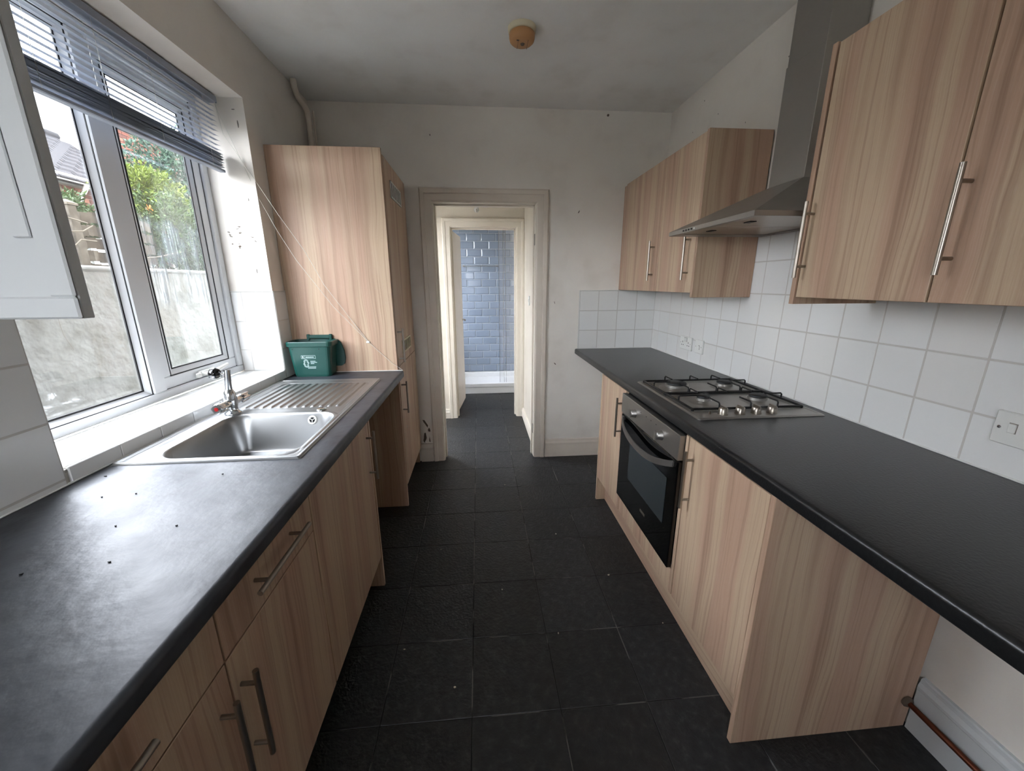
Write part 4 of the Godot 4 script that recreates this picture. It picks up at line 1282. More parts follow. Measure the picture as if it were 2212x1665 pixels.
func build_hood_and_wall_units() -> void:
	# cooker hood
	var h := thing("cooker_hood", "stainless steel chimney cooker hood over the gas hob", "hood", Vector3(1.2, 1.64, -1.605))
	var p := h.position
	var xa := 0.915
	var za := -1.902
	var zb := -1.308
	var ca := 1.235
	var cz0 := -1.700
	var cz1 := -1.515
	var st := nb()
	var y0 := 1.637
	var y1 := 1.654
	var y2 := 1.808
	var XB := XR - 0.007
	var lip := [Vector3(xa, y0, za), Vector3(xa, y0, zb), Vector3(XB, y0, zb), Vector3(XB, y0, za)]
	var rim := [Vector3(xa, y1, za), Vector3(xa, y1, zb), Vector3(XB, y1, zb), Vector3(XB, y1, za)]
	var neck := [Vector3(ca, y2, cz0), Vector3(ca, y2, cz1), Vector3(XB, y2, cz1), Vector3(XB, y2, cz0)]
	for k in 4:
		var n := (k + 1) % 4
		poly(st, [lip[k] - p, lip[n] - p, rim[n] - p, rim[k] - p])
		poly(st, [rim[k] - p, rim[n] - p, neck[n] - p, neck[k] - p])
	# underside: a border turned in, then the filter well
	var e := 0.045
	var low := [Vector3(xa + 0.002, y0, za + 0.002), Vector3(xa + 0.002, y0, zb - 0.002), Vector3(XB - 0.002, y0, zb - 0.002), Vector3(XB - 0.002, y0, za + 0.002)]
	var inn := [Vector3(xa + e, y0 + 0.004, za + e), Vector3(xa + e, y0 + 0.004, zb - e), Vector3(XB - 0.02, y0 + 0.004, zb - e), Vector3(XB - 0.02, y0 + 0.004, za + e)]
	var well := []
	for v in inn:
		well.append(v + Vector3(0, 0.012, 0))
	for k in 4:
		var n := (k + 1) % 4
		poly(st, [low[n] - p, low[k] - p, inn[k] - p, inn[n] - p])
		poly(st, [inn[n] - p, inn[k] - p, well[k] - p, well[n] - p])
	poly(st, [well[3] - p, well[2] - p, well[1] - p, well[0] - p])
	part("canopy", st, M.brushed_steel, h)
	for z in [[za + e + 0.003, -1.607], [-1.603, zb - e - 0.003]]:
		st = nb()
		box(st, Vector3(xa + e + 0.004, y0 + 0.006, z[0]) - p, Vector3(XB - 0.025, y0 + 0.015, z[1]) - p, 0.003)
		var f := part("grease_filter", st, M.handle_steel, h)
		part("filter_latch", cube(Vector3(xa + e + 0.05, y0 + 0.003, (z[0] + z[1]) / 2 - 0.02) - p, Vector3(xa + e + 0.075, y0 + 0.0065, (z[0] + z[1]) / 2 + 0.02) - p, 0.001), M.black_plastic, f)
	for k in 5:
		var z := -1.765 + 0.022 * k
		part("button", cube(Vector3(xa - 0.003, y0 + 0.005, z - 0.005) - p, Vector3(xa + 0.001, y0 + 0.012, z + 0.005) - p, 0.001), M.black_plastic if k < 4 else M.white_plastic, h)
	st = nb()
	box(st, Vector3(ca, y2 - 0.002, cz0) - p, Vector3(XB, 2.24, cz1) - p, 0.0015)
	part("chimney", st, M.brushed_steel, h)
	st = nb()
	box(st, Vector3(ca + 0.003, 2.238, cz0 + 0.003) - p, Vector3(XB, H - 0.001, cz1 - 0.003) - p, 0.001)
	part("upper_chimney", st, M.brushed_steel, h)
	# wall cupboards
	var xf := 1.0713
	var g := "wood-effect wall cupboards over the hob worktop"
	var units := [
		["wide wood-effect wall cupboard in the corner by the doorway wall", -2.935, -2.334, -2.400, 0.0],
		["narrow wood-effect wall cupboard with end panel just beyond the cooker hood", -2.332, -1.938, -1.985, -1.937],
		["wood-effect wall cupboard with end panel right beside the cooker hood chimney", -1.262, -0.866, -1.245, -1.286],
		["wood-effect wall cupboard one door away from the cooker hood above the switch", -0.863, -0.365, -0.836, 0.0]]
	for u in units:
		var z0: float = u[1]
		var z1: float = u[2]
		var c := thing("wall_cupboard", u[0], "cupboard", Vector3(1.23, 1.37, (z0 + z1) / 2), g)
		p = c.position
		part("carcass", cube(Vector3(xf + 0.021, 1.379, z0 + 0.0005) - p, Vector3(XR - 0.007, 2.095, z1 - 0.0005) - p, 0.001), M.wood_laminate, c)
		var d := wood_piece("door", Vector3(xf, 1.374, z0 + 0.0015) - p, Vector3(xf + 0.019, 2.100, z1 - 0.0015) - p, c)
		handle(d, Vector3(xf, 1.553, u[3]) - p, Vector3(0, 1, 0), Vector3(-1, 0, 0), 0.232)
		if u[4] != 0.0:
			wood_piece("end_panel", Vector3(xf - 0.001, 1.351, u[4]) - p, Vector3(XR - 0.007, 2.106, u[4] + 0.018) - p, c)
		if z0 < -2.5:
			wood_piece("filler_strip", Vector3(xf + 0.012, 1.374, ZF + 0.002) - p, Vector3(xf + 0.030, 2.100, z0) - p, c)


# ---------------------------------------------------------------- sink, tap
func sd_box(x: float, z: float, cx: float, cz: float, hx: float, hz: float, r: float) -> float:
	var q := Vector2(absf(x - cx) - hx + r, absf(z - cz) - hz + r)
	return Vector2(max(q.x, 0.0), max(q.y, 0.0)).length() + min(max(q.x, q.y), 0.0) - r


func sink_height(x: float, z: float) -> float:
	var d := sd_box(x, z, -0.803, -1.6125, 0.2625, 0.5025, 0.012)
	var y := 0.0035
	y += 0.0035 * smoothstep(0.0, -0.004, d) * (1.0 - smoothstep(-0.009, -0.014, d))
	if d > -0.0005:
		y = 0.0005
	# shallow tray between rim and bowl
	var t := sd_box(x, z, -0.803, -1.6125, 0.240, 0.480, 0.03)
	y -= 0.0025 * smoothstep(0.0, -0.008, t)
	var b := sd_box(x, z, -0.778, -1.345, 0.205, 0.205, 0.075)
	y += 0.0025 * smoothstep(0.016, 0.004, absf(b - 0.004))
	y -= 0.150 * smoothstep(0.0, -0.050, b) * (0.93 + 0.07 * smoothstep(0.0, -0.20, b))
	var g := sd_box(x, z, -0.800, -1.845, 0.225, 0.225, 0.035)
	y -= 0.004 * smoothstep(0.0, -0.010, g)
	if g < -0.012:
		var u := fposmod((x + 1.01) / 0.0345, 1.0)
		var ends := smoothstep(-0.014, -0.030, g)
		var rib := smoothstep(0.22, 0.36, u) * (1.0 - smoothstep(0.64, 0.78, u))
		y += 0.0050 * rib * ends
	return y


func build_sink_and_tap() -> void:
	var s := thing("sink", "stainless steel inset sink with single bowl and ribbed drainer", "sink", Vector3(-0.803, YW, -1.6125))
	var p := s.position
	var nx := 150
	var nz := 260
	var x0 := -1.0655
	var z0 := -2.115
	var dx := 0.525 / nx
	var dz := 1.005 / nz
	var hs := []
	for j in nz + 1:
		var row := PackedFloat32Array()
		for i in nx + 1:
			row.append(sink_height(x0 + i * dx, z0 + j * dz))
		hs.append(row)
	var st := nb()
	for j in nz + 1:
		for i in nx + 1:
			var i0: int = max(i - 1, 0)
			var i1: int = min(i + 1, nx)
			var j0: int = max(j - 1, 0)
			var j1: int = min(j + 1, nz)
			st.set_normal(Vector3(-(hs[j][i1] - hs[j][i0]) / (dx * (i1 - i0)), 1.0, -(hs[j1][i] - hs[j0][i]) / (dz * (j1 - j0))).normalized())
			st.set_uv(Vector2(i * dx, j * dz))
			st.add_vertex(Vector3(x0 + i * dx, YW + hs[j][i], z0 + j * dz) - p)
	for j in nz:
		for i in nx:
			var a := j * (nx + 1) + i
			for k in [a, a + 1, a + nx + 2, a, a + nx + 2, a + nx + 1]:
				st.add_index(k)
	part("basin", st, M.sink_steel, s)
	# overflow rose, waste, cover disc
	st = nb()
	var t := along(Vector3(0, 0.42, 1), Vector3(-0.675, 0.895, -1.533) - p)
	lathe(st, [Vector2(0.011, 0.002), Vector2(0.011, 0.004), Vector2(0.016, 0.0045), Vector2(0.018, 0.002), Vector2(0.018, -0.004)], t, 24)
	for k in 3:
		var a := TAU * k / 3 + 0.5
		tube(st, [t * Vector3(0, 0.003, 0), t * Vector3(cos(a) * 0.012, 0.003, sin(a) * 0.012)], 0.0016, 6)
	part("overflow_rose", st, M.white_plastic, s)
	st = nb()
	lathe(st, [Vector2(0, 0.002), Vector2(0.0115, 0.002), Vector2(0.0115, 0.0)], t, 20)
	part("overflow_opening", st, M.dark_slot, s)
	st = nb()
	lathe(st, [Vector2(0.045, 0.0), Vector2(0.042, 0.003), Vector2(0.030, 0.001), Vector2(0.0, 0.0005)], at(-0.778 - p.x, -0.1455, -1.345 - p.z), 28)
	part("waste", st, M.chrome, s)
	st = nb()
	lathe(st, [Vector2(0.020, 0.0), Vector2(0.020, 0.004), Vector2(0.017, 0.006), Vector2(0.013, 0.004), Vector2(0, 0.0045)], at(-0.655 - p.x, 0.001, -1.583 - p.z), 24)
	part("hole_cover", st, M.chrome, s)
	# mixer tap
	var tp := thing("mixer_tap", "chrome mixer tap with red-marked handle standing behind the sink bowl", "tap", Vector3(-0.995, YW + 0.002, -1.572))
	st = nb()
	lathe(st, [Vector2(0.030, 0.0), Vector2(0.030, 0.004), Vector2(0.026, 0.007), Vector2(0.021, 0.012), Vector2(0.020, 0.025), Vector2(0.023, 0.036), Vector2(0.023, 0.062), Vector2(0.020, 0.074), Vector2(0.0195, 0.088), Vector2(0.014, 0.097), Vector2(0.0125, 0.100)], at(0, 0, 0), 24)
	tube(st, [Vector3(0, 0.045, 0.038), Vector3(0, 0.045, -0.050)], 0.0155, 16)
	part("body", st, M.chrome, tp)
	for d in [[0.036, 0.092, M.red_dot], [-0.048, -0.104, M.blue_dot]]:
		var a: float = d[0]
		var b: float = d[1]
		st = nb()
		var dir := Vector3(0, 0, signf(b))
		var len2 := absf(b - a)
		lathe(st, [Vector2(0.013, 0.0), Vector2(0.0165, 0.004), Vector2(0.0185, len2 - 0.004), Vector2(0.0165, len2), Vector2(0, len2)], along(dir, Vector3(0, 0.045, a)), 20)
		for k in 6:
			var an := TAU * k / 6
			var o := Vector3(cos(an), sin(an), 0) * 0.0165
			tube(st, [Vector3(0, 0.045, a + signf(b) * 0.006) + o, Vector3(0, 0.045, b - signf(b) * 0.003) + o], 0.0050, 6)
		var hn := part("handle", st, M.chrome, tp)
		st = nb()
		lathe(st, [Vector2(0.0075, -0.001), Vector2(0.0075, 0.0010), Vector2(0, 0.0012)], along(dir, Vector3(0, 0.045, b)), 16)
		part("marker", st, d[2], hn)
	st = nb()
	tube(st, [Vector3(0, 0.095, 0), Vector3(0.002, 0.13, -0.001), Vector3(0.006, 0.178, -0.003)], [0.0125, 0.0118, 0.0112], 18)
	tube(st, [Vector3(0.004, 0.160, -0.003), Vector3(-0.030, 0.166, 0.004)], 0.007, 10)
	part("spout", st, M.chrome, tp)
	st = nb()
	var prof := []
	for k in 13:
		var a := -PI / 2 + PI * k / 12
		prof.append(Vector2(cos(a) * 0.022, sin(a) * 0.022))
	lathe(st, prof, at(-0.036, 0.166, 0.006), 20)
	var nz2 := part("nozzle", st, M.black_glass, tp)
	st = nb()
	lathe(st, [Vector2(0.0205, -0.004), Vector2(0.0228, -0.004), Vector2(0.0228, 0.003), Vector2(0.0205, 0.003)], at(-0.036, 0.157, 0.006), 20)
	part("ring", st, M.chrome, nz2)


# ---------------------------------------------------------------- small things
func build_small_things() -> void:
	# food waste caddy
	var c := thing("food_caddy", "green plastic food waste caddy with white print by the tall cupboard", "bin", Vector3(-0.938, YW, -2.262))
	var st := nb()
	var ring := func(w: float, d: float, r: float, y: float) -> Array: return [rounded(w, d, r, 4), y]
	loft(st, [ring.call(0.190, 0.098, 0.020, 0.0), ring.call(0.200, 0.104, 0.022, 0.012), ring.call(0.226, 0.122, 0.024, 0.165), ring.call(0.228, 0.124, 0.024, 0.170), ring.call(0.244, 0.130, 0.026, 0.172), ring.call(0.248, 0.131, 0.026, 0.194), ring.call(0.240, 0.127, 0.026, 0.198), ring.call(0.220, 0.114, 0.022, 0.196), ring.call(0.194, 0.096, 0.02, 0.012)], at(0, 0, 0), true, false)
	var inn := rounded(0.194, 0.096, 0.02, 4)
	var q := []
	for k in inn.size():
		q.append(Vector3(inn[inn.size() - 1 - k].x, 0.012, inn[inn.size() - 1 - k].y))
	poly(st, q)
	part("tub", st, M.caddy_green, c)
	# lid hinge bar at the back and folded carrying strap at the side
	st = nb()
	box(st, Vector3(-0.045, 0.200, -0.066), Vector3(0.085, 0.222, -0.052), 0.004)
	for x in [-0.050, 0.074]:
		box(st, Vector3(x, 0.190, -0.066), Vector3(x + 0.016, 0.226, -0.050), 0.003)
	part("hinge_bar", st, M.caddy_green, c)
	st = nb()
	prism(st, PackedVector2Array([Vector2(0.06, 0.196), Vector2(0.118, 0.196), Vector2(0.134, 0.178), Vector2(0.150, 0.130), Vector2(0.153, 0.085), Vector2(0.146, 0.052), Vector2(0.128, 0.040), Vector2(0.06, 0.040)]), 0.012, at(0, 0, -0.064), true)
	part("hanging_lid", st, M.caddy_green, c)
	st = nb()
	for x in [-0.085, 0.055]:
		tube(st, [Vector3(x, 0.158, 0.0585), Vector3(x, 0.158, 0.0625)], 0.003, 8)
	part("rivet", st, M.black_plastic, c)
	# white print: boxed line, double-loop arrow emblem, short lines of small print
	st = nb()
	var lean := Transform3D(Basis(Vector3(1, 0, 0), -0.0), Vector3.ZERO)
	var pf := func(x: float, y: float) -> Vector3: return lean * Vector3(x, y, 0.0525 + (y - 0.012) * 0.0588 + 0.0004)
	var bar := func(xa: float, ya: float, xb: float, yb: float) -> void:
		poly(st, [pf.call(xa, ya), pf.call(xb, ya), pf.call(xb, yb), pf.call(xa, yb)])
	bar.call(-0.046, 0.121, 0.030, 0.1225)
	bar.call(-0.046, 0.104, 0.030, 0.1055)
	bar.call(-0.046, 0.104, -0.0445, 0.1225)
	bar.call(0.0285, 0.104, 0.030, 0.1225)
	bar.call(-0.0285, 0.104, -0.027, 0.1225)
	bar.call(-0.040, 0.108, -0.034, 0.119)
	for k in 9:
		bar.call(-0.022 + k * 0.0049, 0.110, -0.0185 + k * 0.0049, 0.1155)
	for l in [[0.000, 0.088, 7], [0.000, 0.081, 9], [0.000, 0.074, 5], [-0.020, 0.055, 12], [-0.018, 0.048, 11]]:
		for k in l[2]:
			bar.call(l[0] + k * 0.0039, l[1], l[0] + 0.0028 + k * 0.0039, l[1] + 0.0038)
	var arcs := [[-0.024, 0.0875, 0.0125, -0.9, 4.0], [-0.024, 0.0675, 0.0125, 2.2, 7.1]]
	for a in arcs:
		for rr in [[1.0, 0.82], [0.58, 0.42]]:
			for k in 18:
				var t0: float = lerpf(a[3], a[4], k / 18.0)
				var t1: float = lerpf(a[3], a[4], (k + 1) / 18.0)
				var ro: float = a[2] * rr[0]
				var ri: float = a[2] * rr[1]
				poly(st, [pf.call(a[0] + cos(t0) * ri, a[1] + sin(t0) * ri), pf.call(a[0] + cos(t0) * ro, a[1] + sin(t0) * ro), pf.call(a[0] + cos(t1) * ro, a[1] + sin(t1) * ro), pf.call(a[0] + cos(t1) * ri, a[1] + sin(t1) * ri)])
	poly(st, [pf.call(-0.013, 0.075), pf.call(-0.007, 0.080), pf.call(-0.013, 0.085)])
	poly(st, [pf.call(-0.035, 0.070), pf.call(-0.041, 0.075), pf.call(-0.035, 0.080)])
	part("print", st, M.print_white, c)
	# sockets and switches on the tiles
	plate("socket", "white double socket on the splashback tiles beyond the hob", "socket", -2.470, 1.034, 0.147, 0.086, 0)
	plate("fused_switch", "white single fused switch beside the double socket", "switch", -2.311, 1.034, 0.086, 0.086, 1)
	plate("cooker_switch", "white double switch plate on the tiles close to the near worktop end", "switch", -0.796, 1.050, 0.146, 0.088, 2)
	# smoke alarm
	var sm := thing("smoke_alarm", "round ceiling smoke alarm with cream base and yellowed cover", "smoke alarm", Vector3(0.235, H, -2.165))
	st = nb()
	lathe(st, [Vector2(0.0, -0.022), Vector2(0.060, -0.022), Vector2(0.064, -0.020), Vector2(0.066, -0.004), Vector2(0.066, 0.0)], at(0, 0, 0), 36)
	part("base", st, M.cream_plastic, sm)
	st = nb()
	lathe(st, [Vector2(0.0, -0.066), Vector2(0.030, -0.065), Vector2(0.048, -0.061), Vector2(0.057, -0.053), Vector2(0.060, -0.042), Vector2(0.0605, -0.026), Vector2(0.056, -0.022)], at(0, 0, 0), 36)
	var cv := part("cover", st, M.yellowed_plastic, sm)
	st = nb()
	lathe(st, [Vector2(0.0, -0.071), Vector2(0.008, -0.070), Vector2(0.011, -0.064)], at(0.002, 0, 0.004), 16)
	part("test_button", st, M.chip_brown, cv)
	part("slot", cube(Vector3(-0.028, -0.0665, 0.026), Vector3(-0.016, -0.062, 0.031), 0.001), M.chip_brown, cv)
	for a in [[-0.020, -0.05], [0.026, -0.05]]:
		part("seam", cube(Vector3(a[0] - 0.0008, -0.0656, -0.040), Vector3(a[0] + 0.0008, -0.060, 0.032), 0.0004), M.chip_brown, cv)
	# white pipe in the corner over the tall cupboard
	var pp := thing("flue_pipe", "white painted pipe bending down the corner above the tall cupboard", "pipe", Vector3(-1.04, 2.1, -2.89))
	var b := pp.position
	st = nb()
	tube(st, [Vector3(-1.045, H, -2.735) - b, Vector3(-1.043, 2.535, -2.737) - b, Vector3(-1.041, 2.505, -2.752) - b, Vector3(-1.040, 2.487, -2.860) - b, Vector3(-1.040, 2.465, -2.889) - b, Vector3(-1.040, 2.43, -2.893) - b, Vector3(-1.040, 2.10, -2.893) - b], 0.017, 14)
	part("tube", st, M.gloss_trim, pp)
	st = nb()
	tube(st, [Vector3(-1.010, 2.48, -2.90) - b, Vector3(-1.011, 2.10, -2.90) - b], 0.006, 8)
	part("thin_tube", st, M.gloss_trim, pp)
	# crumbs on the floor
	for f in [[0.30, -1.29], [0.08, -1.55], [0.62, -1.60], [-0.12, -1.10], [0.16, -2.55], [0.42, -1.95], [-0.24, -1.87], [0.76, -1.30], [-0.33, -1.27]]:
		var k := thing("crumb", "small pale crumb lying on the black floor tiles", "crumb", Vector3(f[0], 0.0002, f[1]), "crumbs on the floor")
		st = nb()
		prism(st, blot(rng.randf_range(0.003, 0.006), rng.randf_range(0.002, 0.005)), 0.003, Transform3D(Basis(Vector3(1, 0, 0), -PI / 2), Vector3.ZERO))
		part("bit", st, M.crumb, k)


func plate(called: String, label: String, cat: String, z: float, y: float, w: float, h: float, kind: int) -> void:
	var x := XR - 0.006
	var o := thing(called, label, cat, Vector3(x, y, z))
	part("faceplate", cube(Vector3(-0.011, -h / 2, -w / 2), Vector3(0, h / 2, w / 2), 0.0025), M.white_plastic, o)
	var f := -0.011
	var hole := func(zz: float, yy: float, hz: float, hy: float) -> void:
		part("pin_hole", cube(Vector3(f - 0.0006, yy - hy, zz - hz), Vector3(f + 0.002, yy + hy, zz + hz)), M.dark_slot, o)
	var rocker := func(zz: float, yy: float) -> void:
		part("rocker_surround", cube(Vector3(f - 0.0005, yy - 0.0135, zz - 0.0085), Vector3(f + 0.002, yy + 0.0135, zz + 0.0085)), M.chip_grey, o)
		var r := part("rocker", cube(Vector3(f - 0.0045, yy - 0.012, zz - 0.007), Vector3(f + 0.002, yy + 0.012, zz + 0.007), 0.001), M.white_plastic, o)
		r.rotation.z = 0.05
	if kind == 0:
		for s in [-1.0, 1.0]:
			hole.call(s * 0.036, 0.006, 0.0025, 0.005)
			hole.call(s * 0.036 - 0.011, -0.014, 0.004, 0.0025)
			hole.call(s * 0.036 + 0.011, -0.014, 0.004, 0.0025)
			rocker.call(s * 0.011, 0.024)
			hole.call(s * 0.061, 0.0, 0.002, 0.002)
	elif kind == 1:
		rocker.call(0.006, -0.004)
		hole.call(-0.030, 0.0, 0.002, 0.002)
		hole.call(0.030, 0.0, 0.002, 0.002)
	else:
		rocker.call(-0.034, 0.004)
		rocker.call(0.034, 0.004)
		for s in [-0.060, 0.0, 0.060]:
			var st := nb()
			lathe(st, [Vector2(0.004, -0.001), Vector2(0.004, 0.0008), Vector2(0, 0.0012)], along(Vector3(-1, 0, 0), Vector3(f, 0.0, s)), 12)
			part("screw", st, M.chrome, o)


# ---------------------------------------------------------------- outside the window
func foliage(parent: Node, centre: Vector3, rad: Vector3, count: int, size: float, m: Material, tint: float, droop := 0.0) -> void:
	var st := nb()
	var L := 1.0
	var W := 0.42
	var pts := [Vector3(0, 0, 0), Vector3(W * 0.5, 0.10, L * 0.45), Vector3(0, 0.0, L), Vector3(-W * 0.5, 0.10, L * 0.45)]
	poly(st, [pts[0], pts[2], pts[1]])
	poly(st, [pts[0], pts[3], pts[2]])
	var mm := MultiMesh.new()
	mm.transform_format = MultiMesh.TRANSFORM_3D
	mm.use_colors = true
	mm.mesh = st.commit()
	mm.instance_count = count
	for k in count:
		var d := Vector3(rng.randfn(), rng.randfn(), rng.randfn()).normalized()
		var r := pow(rng.randf(), 0.28)
		r *= 0.82 + 0.22 * sin(d.x * 7.0 + centre.z * 3.0) * cos(d.y * 6.0 + d.z * 8.0)
		var pos := centre + d * rad * r
		pos.y -= droop * absf(d.x) * rng.randf()
		var dir := (d + Vector3(rng.randfn(), rng.randfn() + 0.2, rng.randfn()) * 0.8).normalized()
		var b := Basis.looking_at(-dir, Vector3.UP if absf(dir.y) < 0.95 else Vector3.RIGHT).rotated(dir, rng.randf() * TAU)
		b = b.scaled(Vector3.ONE * size * rng.randf_range(0.6, 1.3))
		mm.set_instance_transform(k, Transform3D(b, pos))
		var v := rng.randf_range(1.0 - tint, 1.0)
		mm.set_instance_color(k, Color(v, v * rng.randf_range(0.92, 1.0), v * rng.randf_range(0.75, 1.0)))
	var o := MultiMeshInstance3D.new()
	o.multimesh = mm
	o.material_override = m
	put(o, "foliage", parent)
	o.set_meta("kind", "stuff")


func shrub(label: String, foot: Vector3, blobs: Array, m: Material, size: float, tint: float) -> Node3D:
	var t := thing("garden_shrub", label, "shrub", foot, "shrubs behind the garden wall")
	for b in blobs:
		foliage(t, b[0] - foot, b[1], b[2], size, m, tint, b[3] if b.size() > 3 else 0.0)
		var st := nb()
		var e: Vector3 = b[0] - foot
		e.x = minf(e.x, -3.12 - foot.x)
		tube(st, [Vector3(0, 0.0, 0), e * 0.45 + Vector3(0.05, 0, 0.04), e], [0.035, 0.022, 0.010], 7)
		for k in 5:
			var d := Vector3(rng.randfn(), absf(rng.randfn()) * 0.6, rng.randfn()).normalized()
			d.x = -absf(d.x) * 0.6
			tube(st, [e * 0.7, e + d * b[1] * 0.5, e + d * b[1] * 0.85], [0.012, 0.007, 0.003], 5)
		part("branches", st, M.bark, t)
	return t


func build_outside() -> void:
	var gy := -0.20
	var gs := cube(Vector3(-24, gy - 0.2, -30), Vector3(XL - 0.30, gy, 12))
	var gr := part("ground", gs, M.paving)
	part("patio_slabs", cube(Vector3(XL - 0.30, gy - 0.2, ZB + 0.12), Vector3(12, gy, 12)), M.pale_paving, gr)
	gr.set_meta("kind", "structure")
	gr.set_meta("label", "grey paving of the side passage and garden")
	# rendered garden wall
	var w := thing("garden_wall", "pale rendered garden wall facing the kitchen window", "wall", Vector3(-2.70, gy, -3.0))
	var p := w.position
	part("rendered_face", cube(Vector3(-2.80, gy, -9.0) - p, Vector3(-2.60, 1.52, 2.0) - p, 0.006), M.cement_render, w)
	part("coping", cube(Vector3(-2.82, 1.515, -9.0) - p, Vector3(-2.585, 1.550, 2.0) - p, 0.012), M.cement_render, w)
	# hairline crack
	var st := nb()
	tube(st, [Vector3(-2.5995, 1.33, -2.62) - p, Vector3(-2.5995, 1.22, -2.66) - p, Vector3(-2.5995, 1.12, -2.665) - p, Vector3(-2.5995, 1.02, -2.70) - p], 0.0012, 4)
	part("crack", st, M.chip_grey, w)
	# woven fence panels on the wall line behind
	for k in 2:
		var hl: float = [0.88, 0.34][k]
		var zc: float = [-2.36, -3.66][k]
		var f := thing("woven_fence", ["weathered woven fence panel above the garden wall on the near side of its post", "weathered woven fence panel running from its post into the shrubs"][k], "fence", Vector3(-2.93, gy, zc))
		for j in 13:
			var y: float = 0.75 + j * 0.094
			st = nb()
			var n := 12
			for i in n:
				var za := -hl + 2.0 * hl * i / n
				var zb := -hl + 2.0 * hl * (i + 1) / n
				var wa := 0.016 * sin(i * PI / 2 + j * PI)
				var wb := 0.016 * sin((i + 1) * PI / 2 + j * PI)
				var y0 := y - gy + 0.006 * sin(i * 1.7 + j)
				var hgt := 0.078
				var q := [Vector3(wa, y0, za), Vector3(wb, y0, zb), Vector3(wb, y0 + hgt, zb), Vector3(wa, y0 + hgt, za)]
				poly(st, [q[1], q[0], q[3], q[2]])
				var r := []
				for v in q:
					r.append(v - Vector3(0.006, 0, 0))
				poly(st, r)
				poly(st, [q[3], q[2], r[2], r[3]].duplicate())
				poly(st, [q[1], q[0], r[0], r[1]])
			part("slat", st, M.weathered_timber, f)
		for z in [-0.5 * hl, 0.5 * hl]:
			part("batten", cube(Vector3(0.018, 0.7 - gy, z - 0.02), Vector3(0.036, 1.97 - gy, z + 0.02), 0.002), M.weathered_timber, f)
	if true:
		var ps := thing("fence_post", "square timber post between the two woven fence panels", "post", Vector3(-2.93, gy, -3.28))
		part("shaft", cube(Vector3(-0.035, 0, -0.032), Vector3(0.035, 2.18, 0.032), 0.003), M.weathered_timber, ps)
		st = nb()
		loft(st, [[rounded(0.09, 0.084, 0.004, 2), 2.18], [rounded(0.09, 0.084, 0.004, 2), 2.195], [rounded(0.01, 0.01, 0.004, 2), 2.22]], at(0, 0, 0))
		part("cap", st, M.weathered_timber, ps)
	# shrubs
	shrub("tall lime-green shrub behind the garden wall", Vector3(-4.2, gy, -5.7), [[Vector3(-4.1, 2.52, -5.62), Vector3(0.45, 0.36, 0.44), 5200], [Vector3(-4.0, 2.20, -5.75), Vector3(0.5, 0.40, 0.45), 4000]], M.leaf_lime, 0.056, 0.35)
	shrub("large blue-green shrub rising behind the lime-green one", Vector3(-4.7, gy, -7.3), [[Vector3(-4.6, 2.95, -7.15), Vector3(0.70, 0.80, 0.80), 7200], [Vector3(-4.4, 2.20, -7.0), Vector3(0.7, 0.6, 0.85), 6000]], M.leaf_blue, 0.070, 0.45)
	var low := shrub("spreading dark green shrub leaning over the garden wall", Vector3(-3.4, gy, -4.5), [[Vector3(-3.05, 1.95, -4.45), Vector3(0.42, 0.42, 0.60), 4600, 0.2], [Vector3(-2.98, 1.75, -5.0), Vector3(0.46, 0.36, 0.60), 3600, 0.25]], M.leaf_mid, 0.050, 0.55)
	shrub("mid-green shrub growing over the woven fence below the tiled roof", Vector3(-3.7, gy, -3.7), [[Vector3(-3.55, 1.98, -3.78), Vector3(0.36, 0.27, 0.40), 3000], [Vector3(-3.22, 1.90, -3.45), Vector3(0.25, 0.26, 0.40), 2200]], M.leaf_mid, 0.050, 0.45)
	for q in [Vector3(-3.02, 2.10, -4.15), Vector3(-3.02, 1.80, -4.80)]:
		st = nb()
		for k in 6:
			var a := TAU * k / 6
			var v := Vector3(0.3, sin(a), cos(a)).normalized()
			var o: Vector3 = q - low.position
			poly(st, [o, o + v * 0.035 + Vector3(0, 0.010, 0.008), o + v * 0.045, o + v * 0.035 - Vector3(0, 0.010, 0.008)])
		part("blossom", st, M.flower, low)
	# bare twigs over the fence
	var tw := thing("bare_creeper", "bare pale creeper stems trailing across the woven fence", "creeper", Vector3(-2.86, 1.55, -3.2))
	p = tw.position
	for q in [[Vector3(-2.86, 1.60, -2.85), Vector3(-2.84, 1.70, -3.0), Vector3(-2.83, 1.78, -3.08), Vector3(-2.84, 1.80, -3.25), Vector3(-2.85, 1.85, -3.35)], [Vector3(-2.86, 1.56, -2.80), Vector3(-2.83, 1.62, -2.95), Vector3(-2.82, 1.66, -3.10), Vector3(-2.84, 1.74, -3.22), Vector3(-2.85, 1.74, -3.35)], [Vector3(-2.86, 1.92, -2.75), Vector3(-2.83, 1.90, -3.0), Vector3(-2.84, 1.86, -3.3)], [Vector3(-2.80, 1.62, -3.55), Vector3(-2.76, 1.66, -3.8), Vector3(-2.78, 1.72, -4.1)]]:
		st = nb()
		var r := []
		for v in q:
			r.append(v - p)
		tube(st, r, 0.005, 5)
		part("stem", st, M.twig, tw)
	# neighbouring house with the tiled roof
	var h := thing("neighbour_house", "low brick house with grey tiled roof beyond the fence", "house", Vector3(-8.5, gy, -7.5))
	p = h.position
	part("brick_wall", cube(Vector3(-12.0, gy, -10.2) - p, Vector3(-7.15, 3.18, -3.5) - p), M.cement_render, h)
	for j in 9:
		for i in 12:
			var zz := -8.9 + i * 0.225 + (0.1125 if j % 2 else 0.0)
			var yy := 2.42 + j * 0.078
			part("brick", cube(Vector3(-7.16, yy, zz) - p, Vector3(-7.138, yy + 0.066, zz + 0.213) - p), [M.brick_red, M.brick_dark, M.brick_pale][(i * 7 + j * 3) % 3], h)
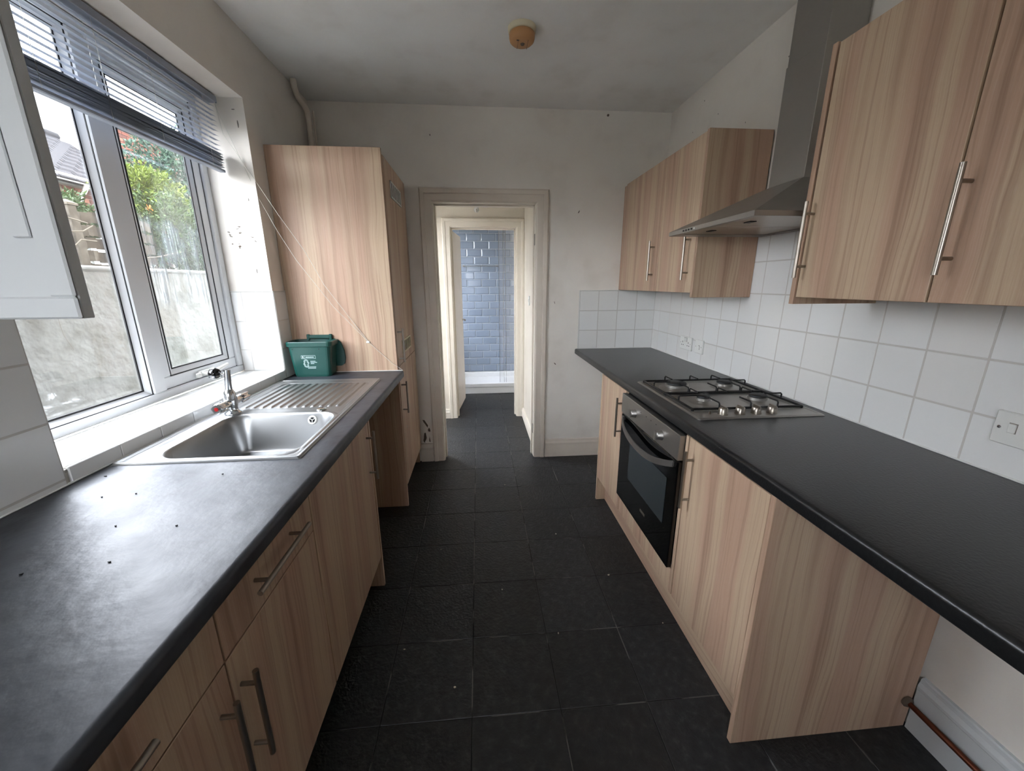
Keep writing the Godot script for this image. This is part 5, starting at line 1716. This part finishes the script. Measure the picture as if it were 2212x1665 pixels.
	part("mortar_bed", cube(Vector3(-7.155, 2.40, -8.95) - p, Vector3(-7.146, 3.14, -6.1) - p), M.mortar, h)
	# roof courses: each row of tiles a stepped strip, each tile with its own lap
	var rows := 20
	var tiles := []
	for v in 3:
		st = nb()
		box(st, Vector3(-0.005, -0.014, -0.141), Vector3(0.155, 0.018, 0.141), 0.004)
		tiles.append(st.commit())
	var ev := Vector3(-6.95, 3.22, 0)
	var sl := Vector3(-2.1, 1.28, 0)
	var rise := sl.normalized()
	var nn := Vector3(-rise.y, rise.x, 0)
	if nn.y < 0:
		nn = -nn
	part("roof_deck", roof_deck(ev, sl, p), M.roof_tile_dark, h)
	var made := 0
	for j in rows:
		for i in 22:
			var z := -10.2 + (i + (0.5 if j % 2 else 0.0)) * 0.30
			if z > -6.2 or made >= 290:
				continue
			var o: Vector3 = ev + sl * (float(j) / rows) + nn * 0.035 + Vector3(0, 0, z)
			var b := Basis(-rise, nn, Vector3(0, 0, -1)).rotated(Vector3(0, 0, 1), -0.12)
			shared("roof_tile", tiles[(i + j) % 3], [M.roof_tile, M.roof_tile_dark, M.roof_tile][(i * 5 + j) % 3], h, Transform3D(b, o - p))
			made += 1
	st = nb()
	for i in 22:
		tube(st, [ev + sl + Vector3(0, 0.03, -10.3 + i * 0.32) - p, ev + sl + Vector3(0, 0.04, -10.0 + i * 0.32) - p], 0.10, 8)
	part("ridge_tiles", st, M.roof_tile, h)
	st = nb()
	tube(st, [Vector3(-6.90, 3.20, -10.3) - p, Vector3(-6.90, 3.20, -3.4) - p], 0.055, 8)
	part("gutter", st, M.white_plastic, h)
	st = nb()
	tube(st, [Vector3(-6.92, 3.18, -8.24) - p, Vector3(-7.0, 3.05, -8.24) - p, Vector3(-7.10, 2.95, -8.24) - p, Vector3(-7.10, gy, -8.24) - p], 0.035, 8)
	part("downpipe", st, M.white_plastic, h)
	# taller brick gable farther along
	var g := thing("brick_gable", "tall red brick gable wall showing above the lime-green shrub", "house", Vector3(-8.3, gy, -12.0))
	p = g.position
	part("wall_core", cube(Vector3(-8.6, gy, -15.0) - p, Vector3(-8.02, 4.84, -10.45) - p), M.mortar, g)
	for j in 16:
		for i in 10:
			var zz := -12.4 + i * 0.225 + (0.1125 if j % 2 else 0.0)
			var yy := 3.58 + j * 0.078
			if zz > -10.66:
				continue
			part("brick", cube(Vector3(-8.03, yy, zz) - p, Vector3(-8.004, yy + 0.066, zz + 0.213) - p), [M.brick_red, M.brick_dark, M.brick_pale, M.brick_red][(i * 5 + j * 3) % 4], g)
	part("capping", cube(Vector3(-8.65, 4.835, -15.0) - p, Vector3(-7.97, 4.90, -10.43) - p, 0.01), M.roof_tile, g)


func roof_deck(ev: Vector3, sl: Vector3, p: Vector3) -> SurfaceTool:
	var st := nb()
	prism(st, PackedVector2Array([Vector2(ev.x, ev.y), Vector2(ev.x + sl.x, ev.y + sl.y), Vector2(ev.x + 2 * sl.x, ev.y), Vector2(ev.x + 2 * sl.x, ev.y - 0.05), Vector2(ev.x, ev.y - 0.05)]), 7.0, Transform3D(Basis(), Vector3(0, 0, -10.4) - p))
	return st
